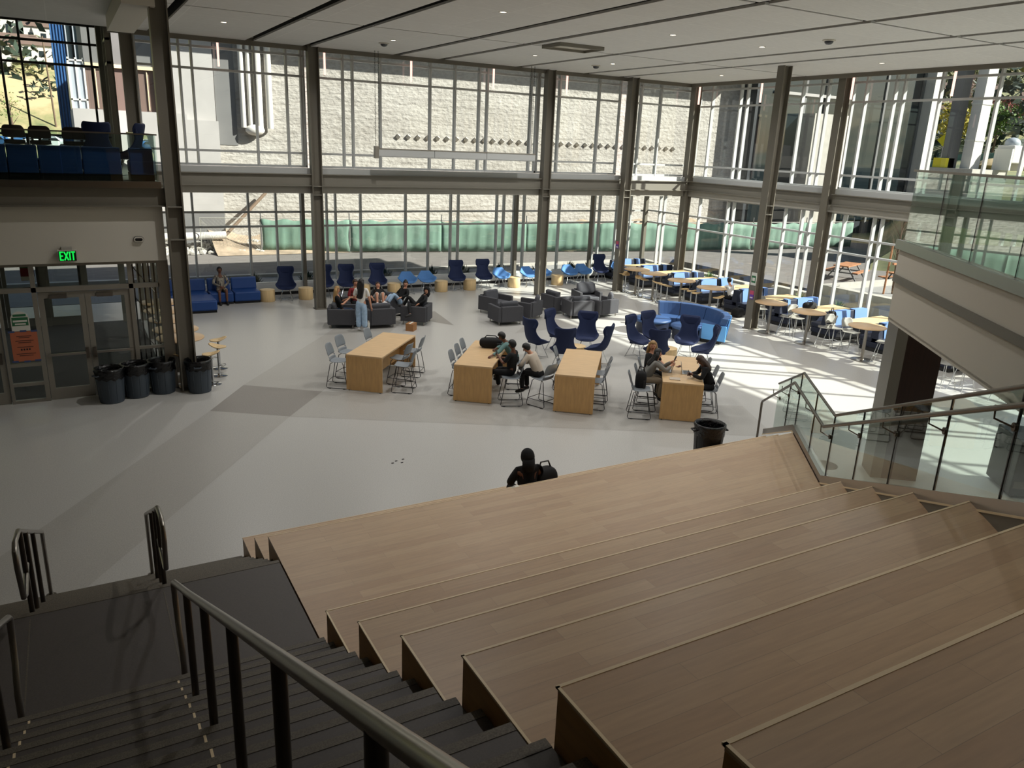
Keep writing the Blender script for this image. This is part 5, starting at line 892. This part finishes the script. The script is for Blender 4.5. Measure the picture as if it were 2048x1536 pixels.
        if i: 
            n = 24; mk('windscreen', G().grid([[(L * k / n, -.03 + .05 * math.sin(k * 1.9 + i) * math.sin(z * 2), z if z < 1 else z + .05 * math.sin(k * 1.1 + i)) for k in range(n + 1)] for z in (.06, .5, .9, 1.3, h - .03)]), 'green', t, smooth=True, solid=.012, ang=180)
        else:
            g = G()
            for k in range(-9, 16): g.tube([(max(.05, min(L, k * .2)), 0, .06), (max(.05, min(L, k * .2 + 1.7)), 0, h)], .004, 3).tube([(max(.05, min(L, k * .2 + 1.7)), 0, .06), (max(.05, min(L, k * .2)), 0, h)], .004, 3)
            mk('chain_link', g, 'chair_light', t)
    far = [(112, 84), (118, 76), (123, 67), (127, 58), (131, 48)]
    for i in range(4):
        a, b = V3(*far[i], hz(*far[i]) - .2), V3(*far[i + 1], hz(*far[i + 1]) - .2); d = b - a; t = thing('fence_panel', 'far green construction fence across the yard on the right, %s length' % ORD[i], 'fence', tuple(a), math.atan2(d.y, d.x), 'far construction fence', 'thing'); L = d.length; mk('windscreen', G().grid([[(L * k / 20, .06 * math.sin(k * 2.1), z + (d.z * k / 20)) for k in range(21)] for z in (0, .7, 1.4, 2.1)]), 'green', t, smooth=True, solid=.03, ang=180)
    # plants by the windows
    for i, (x, y) in enumerate(((2.6, 31.4), (4.9, 31.3), (6.0, 31.3), (8.1, 31.3), (9.75, 31.3), (11.4, 31.3), (13.5, 31.2), (15.1, 31.2), (16.9, 31.2), (18.9, 31.1), (20.7, 31.1), (21.9, 31.2))): leafy('shrub', 'dark leafy shrub outside the back windows, %s from the left' % ORD[i], (x, y, 0), 70, .45, .85, 'leaf', .05, group='shrubs outside the back windows')
    for i, (x, y) in enumerate(((26.2, 27.4), (26.0, 24.4), (26.1, 21.9), (26.2, 20.1), (26.1, 17.6), (26.1, 16))): leafy('grass_clump', 'green grass clump outside the right windows, %s from the corner' % ORD[i], (x, y, 0), 60, .4, .7, 'leaf2', .02, group='grass clumps outside the right windows')
    # concrete planter, tables outside
    t = thing('planter', 'low pale concrete planter walls outside the right windows', 'planter', kind='thing')
    mk('wall', G().box(27.6, 28.0, 14, 22.3, -.1, .75).box(28.0, 33.8, 21.9, 22.3, -.1, .75), 'conc', t); mk('wall', G().box(33.4, 33.8, 12, 21.9, -.1, .72).box(27.2, 27.6, 18.0, 24.5, -.1, .35), 'conc', t); mk('fill', G().box(28, 33.4, 12, 21.9, -.1, .55), 'gravel', t)
    t = thing('staked_tree', 'thin bare tree with two wooden stakes in the concrete planter', 'tree', (29.9, 20.4, .55)); g = G().tube([(0, 0, 0), (.05, .1, 1.2), (0, .1, 2.4), (.1, 0, 3.6)], [.05, .04, .03, .01], 8); rn = random.Random(5)
    for i in range(34): a = rn.uniform(0, 6.28); z = rn.uniform(1.0, 3.2); g.tube([(0, .08, z), (.35 * math.cos(a), .35 * math.sin(a), z + .5), (.6 * math.cos(a), .6 * math.sin(a), z + 1.0)], [.014, .009, .003], 5)
    mk('branches', g, 'bark', t)
    for dx, dy in ((-.45, .1), (.5, -.35)): mk('stake', G().tube([(dx, dy, 0), (dx * .9, dy * .9, 2.1)], .04, 8), 'picnic', t)
    mk('crossbar', G().box(-.48, .5, -.17, -.08, 1.25, 1.33), 'picnic', t)
    for i, (x, y, rz) in enumerate(((34.6, 26.4, 20), (35.2, 23.4, -12))):
        t = thing('picnic_table', 'wooden picnic table outside beyond the planter, %s one' % ('left' if i == 0 else 'right'), 'picnic table', (x, y, 0), R(rz), 'picnic tables outside'); mk('tabletop', G().box(-.95, .95, -.38, .38, .7, .76), 'picnic', t)
        for s in (-1, 1): mk('bench', G().box(-.95, .95, s * .72 - .14, s * .72 + .14, .42, .47), 'picnic', t); mk('leg', G().tube([(s * .7, -.75, 0), (s * .7, -.25, .7)], .035, 6).tube([(s * .7, .75, 0), (s * .7, .25, .7)], .035, 6).box(s * .7 - .03, s * .7 + .03, -.8, .8, .36, .42), 'panelg', t)
    # right-hand yard: white post, generator, signs, trees
    t = thing('white_mast', 'square white latticed mast standing in the yard on the right', 'mast', (46.6, 28.4, 5.0), kind='thing'); mk('column', G().box(-.45, .45, -.3, .3, .65, 9), 'pipe', t); mk('grey_post', G().obox((-.75, .85, 4.4), (.8, .5, 7.5)), 'panelg', t); mk('footing', G().box(-1.6, 1.9, -1.2, 1.6, -1.5, .65), 'conc', t)  # separate dark grey post left of the white column
    for z in (2.2, 4.2, 6.2, 8.2): mk('band', G().box(-.48, .48, -.33, .33, z, z + .09), 'paper', t)
    t = thing('light_tower', 'white wheeled work light unit beside the mast', 'machine', (48.4, 27.2, 5.65), kind='thing'); mk('body', G().box(-.6, .6, -.5, .5, .4, 1.4), 'pipe', t, bev=.06); mk('dome', G().sph((0, 0, 1.5), (.5, .4, .35)), 'car_s', t, smooth=True); mk('leg', G().box(-.75, -.6, -.5, .5, 0, 1.2).box(.6, .75, -.5, .5, 0, 1.2), 'paper', t)
    tag(mk('barrier', G().box(45.2, 46.0, 29.0, 29.8, 5.66, 6.2), 'yellow'), 'yellow barrier block at the foot of the mast', 'barrier', kind='thing'); tag(mk('tarp', G().sph((56, 27.5, 5.4), (1.6, .8, .45), 14, 8), 'redpaint', smooth=True), 'red tarpaulin heap on the ground of the yard', 'tarp')
    tag(mk('straw_row', G().sph((84, 46, 5.9), (7, 2, .9), 16, 8), 'drygrass', smooth=True), 'straw heap along the green fence in the yard', 'straw', kind='stuff')
    def sign(lb, loc, m, kind):
        t = thing('road_sign', lb, 'sign', loc, R(-50), kind='thing'); mk('post', G().cyl((0, 0, 0), (0, 0, 2.6), .05, n=8), 'panelg', t); mk('plate', G().obox((0, -.05, 2.6), (.9, .04, .9), ry=R(45) if kind else 0), m, t)
    sign('yellow diamond road sign near the mast', (80, 52, 5.6), 'yellow', 1); sign('small yellow marker sign right of the diamond sign', (104, 59, 5.8), 'yellow', 0); sign('white square road sign at the right', (104, 54, 5.8), 'paper', 0)
    T = [('tall yellow-green tree by the dark building', 68, 47, 8, 3.2, 'leaf3'), ('round green tree behind the white house', 74, 47, 6.5, 3, 'leaf2'), ('dark tree just left of the mast', 78, 45, 8, 3.4, 'leaf'), ('olive tree right of the mast', 86, 45, 10, 4.6, 'leaf4'), ('orange autumn tree far right', 98, 46, 9, 4.2, 'leaf5'), ('big green tree far right', 96, 42, 8.5, 4.6, 'leaf2'), ('dark green tree at the right edge', 108, 44, 9.5, 5, 'leaf'),
         ('yellow tree behind the olive tree', 104, 60, 11, 4.6, 'leaf3'), ('purple-leaved tree behind the fence', 82, 52, 6, 3.6, 'redleaf'), ('green tree high behind the mast', 118, 80, 12, 6, 'leaf2'), ('dark tree in the middle distance right', 128, 72, 12, 6, 'leaf'), ('olive tree in the middle distance left', 96, 66, 11, 5, 'leaf4')]
    for lb, x, y, h, r, m in T: x, y = x * 1.75, y * 1.75 * .92; tree(lb, (x, y, hz(x, y) - .1), h * 1.15, r * 1.15, m, 700, ls=.34)
    rn = random.Random(11); g = G(); g2 = G()
    for i in range(420):
        a = rn.uniform(40, 72); d = rn.uniform(150, 420); x, y = d * math.sin(R(a)), d * math.cos(R(a)); s = rn.uniform(2.5, 5.5); crown(g if rn.random() < .7 else g2, (x, y, hz(x, y) + s * .8), (s, s, s * 1.2), 34, rn, s * .26)
    for i in range(200):
        a = rn.uniform(-14, 8); d = rn.uniform(212, 420); x, y = d * math.sin(R(a)), d * math.cos(R(a)); s = rn.uniform(1.5, 5) * (1.3 if d < 290 else .7); crown(g if rn.random() < .6 else g2, (x, y, hz(x, y) + s * .5), (s, s, s), 34, rn, s * .26)
    tag(mk('hillside_trees', g, 'leaf', clean=False), 'green trees scattered over the far hillsides', 'trees', kind='stuff'); tag(mk('hillside_scrub', g2, 'leaf4', clean=False), 'olive scrub scattered over the far hillsides', 'scrub', kind='stuff')
    def house(lb, x, y, w, dp, h, wm='house', rm='roof', rz=0):
        t = thing('house', lb, 'house', (x, y, hz(x, y) - .3), rz, 'houses on the hillsides', 'thing'); mk('wall', G().box(-w / 2, w / 2, -dp / 2, dp / 2, 0, h), wm, t); mk('roof', G().add([(-w / 2 - .4, -dp / 2 - .4, h), (w / 2 + .4, -dp / 2 - .4, h), (w / 2 + .4, dp / 2 + .4, h), (-w / 2 - .4, dp / 2 + .4, h), (-w / 2 - .4, 0, h + dp * .25), (w / 2 + .4, 0, h + dp * .25)], [(0, 1, 5, 4), (2, 3, 4, 5), (0, 4, 3), (1, 2, 5), (3, 2, 1, 0)]), rm, t)
        for k in range(max(2, int(w // 3))): mk('window', G().box(-w / 2 + 1 + k * 2.8, -w / 2 + 2.2 + k * 2.8, -dp / 2 - .06, -dp / 2, h * .35, h * .7), 'dglass', t)
    for i, (x, y, w, h) in enumerate(((-13, 275, 10, 6), (-8.5, 300, 8, 5), (-6.5, 262, 8, 6), (-1.5, 258, 8, 5), (-7, 244, 8, 4), (-1.8, 242, 9, 4), (-14, 305, 10, 6), (-12, 236, 7, 5))): house('pale house on the left hillside, %s' % ['upper left', 'high middle', 'in the centre with two floors', 'right of the centre', 'lower left of the pole', 'low beside the blue tower', 'topmost', 'lowest at the left edge'][i], x, y, w, 9, h)
    for i, (x, y, w) in enumerate(((72, 55, 6), (150, 95, 12), (170, 90, 10), (190, 120, 13), (140, 110, 10), (215, 110, 12), (180, 70, 12))): house('pale house on the right hillside, %s' % ['low white one by the dark building', 'middle left', 'middle', 'high middle', 'above the yellow trees', 'high right', 'far right'][i], x, y, w, 7, 3.4 if i == 0 else 4.5, rz=R(-50))
    # car park and road at the left
    struct('ground_car_park', G().box(-50, 12, 118, 203, 1.8, 2.9), 'asphalt'); rows = [[(x, y, z) for x in (-60, -30, 0, 30)] for y, z in ((203, 2.8), (212, 5.5), (220, 9.3), (224, 9.8), (240, 9.8))]; struct('ground_embankment', G().grid(rows), 'drygrass')
    tag(mk('road_barrier', G().box(-60, 30, 224, 224.5, 9.7, 11.3), 'paper'), 'long white road barrier on top of the embankment', 'barrier', kind='thing'); tag(mk('utility_pole', G().tube([(-.6, 205, 2.8), (-1.2, 205, 24)], [.22, .14], 8), 'bark'), 'wooden utility pole beside the car park', 'pole', kind='thing'); tag(mk('lamp_post', G().cyl((-9.2, 160, 2.8), (-9.2, 160, 12.5), .09, n=8), 'panelg'), 'thin grey lamp post in the car park', 'lamp post', kind='thing'); tag(mk('hydrant_sign', G().box(-2.6, -1.9, 221, 221.1, 9.6, 12), 'yellow'), 'yellow marker at the road above the car park', 'sign', kind='thing')
    tree('small green tree on the embankment by the car park', (-8.6, 200, 3), 9, 2.6, 'leaf2', 200)
    def car(lb, x, y, rz, m):
        t = thing('car', lb, 'car', (x, y, 2.9), R(rz), 'parked cars'); prof = [(-2.2, .35), (-2.25, .75), (-1.9, .95), (-1.3, 1.02), (-.8, 1.45), (.7, 1.47), (1.4, 1.02), (2.1, .9), (2.25, .7), (2.2, .35)]
        mk('body', G().prism(prof, -.85, .85).xf(Matrix.Rotation(R(90), 4, 'X')), m, t, bev=.08); mk('glass', G().prism([(-1.2, 1.03), (-.76, 1.4), (.66, 1.42), (1.25, 1.03)], -.87, .87).xf(Matrix.Rotation(R(90), 4, 'X')), 'autoglass', t)
        for sx in (-1.4, 1.4):
            for sy in (-.8, .8): mk('wheel', G().cyl((sx, sy - .12, .33), (sx, sy + .12, .33), .33, n=16), 'tyre', t)
    for i, (x, y, rz, m, lb) in enumerate(((-9.5, 150, 10, 'car_s', 'silver car at the left edge of the car park'), (-7.5, 128, 160, 'car_b', 'dark blue car nearest at the left of the car park'), (-4.8, 152, 15, 'car_b', 'blue car in the middle row of the car park'), (-3.0, 140, 8, 'car_w', 'white car in front of the blue one'), (-.6, 158, 10, 'car_s', 'silver car behind the white one'), (-6.5, 164, 14, 'car_w', 'white car near the pole'), (-3.2, 168, 10, 'car_w', 'white car farthest back'), (-1.6, 146, 12, 'car_w', 'white car close to the blue tower'), (-1.2, 130, 170, 'car_w', 'white car low beside the blue tower'), (-2.9, 178, 14, 'car_s', 'dark silver car below the embankment'))): car(lb, x, y, rz, m)
# ------------------------------------------------------------------ light and camera
DL = 74
def build_light_camera():
    w = bpy.data.worlds.new('sky'); S.world = w; w.use_nodes = True; nt = w.node_tree; bg = nt.nodes['Background']; sk = nt.nodes.new('ShaderNodeTexSky'); sk.sky_type = 'NISHITA'; sk.sun_disc = False; sk.sun_elevation = R(33.9); sk.sun_rotation = R(126.9); nt.links.new(sk.outputs[0], bg.inputs[0]); bg.inputs[1].default_value = SKY
    s = bpy.data.lights.new('sun', 'SUN'); s.energy = SUN; s.angle = R(.6); s.color = (1, .95, .87); o = bpy.data.objects.new('sun', s); C.objects.link(o)
    d = Vector((.8, -.6, .672)).normalized(); o.rotation_euler = d.to_track_quat('Z', 'Y').to_euler(); o.location = (40, -20, 40)
    c = bpy.data.cameras.new('camera'); co = bpy.data.objects.new('camera', c); C.objects.link(co); c.sensor_fit = 'HORIZONTAL'; c.sensor_width = 36; c.lens = 1549.82 / 2048 * 36; c.clip_start = .05; c.clip_end = 2000
    yaw, pit, rol = R(29.72226796), R(17.10222102), R(-2.42662632)
    f = Vector((math.sin(yaw) * math.cos(pit), math.cos(yaw) * math.cos(pit), -math.sin(pit))); r = Vector((math.cos(yaw), -math.sin(yaw), 0)); dn = f.cross(r)
    r2 = r * math.cos(rol) + dn * math.sin(rol); d2 = -r * math.sin(rol) + dn * math.cos(rol)
    m = Matrix((r2, -d2, -f)).transposed().to_4x4(); m.translation = (0, 0, 5.88); co.matrix_world = m; S.camera = co
    S.view_settings.view_transform = 'Standard'; S.view_settings.look = 'None'; S.view_settings.gamma = 1; S.view_settings.use_curve_mapping = False; S.view_settings.exposure = EXPO
    cy = S.cycles; cy.transparent_max_bounces = 24; cy.max_bounces = 9; cy.diffuse_bounces = 5; cy.glossy_bounces = 4; cy.transmission_bounces = 6; cy.caustics_reflective = False; cy.caustics_refractive = False; cy.sample_clamp_indirect = 6; cy.use_denoising = True; cy.use_adaptive_sampling = True; cy.adaptive_threshold = .015
SKY, SUN, EXPO = .085, 10.5, .48
build_people()
build_shell(); build_windows(); build_structure(); build_bleachers(); build_guard(); build_left_mezzanine(); build_right_balcony(); build_furniture(); build_ceiling_things(); build_outdoors()
build_light_camera()
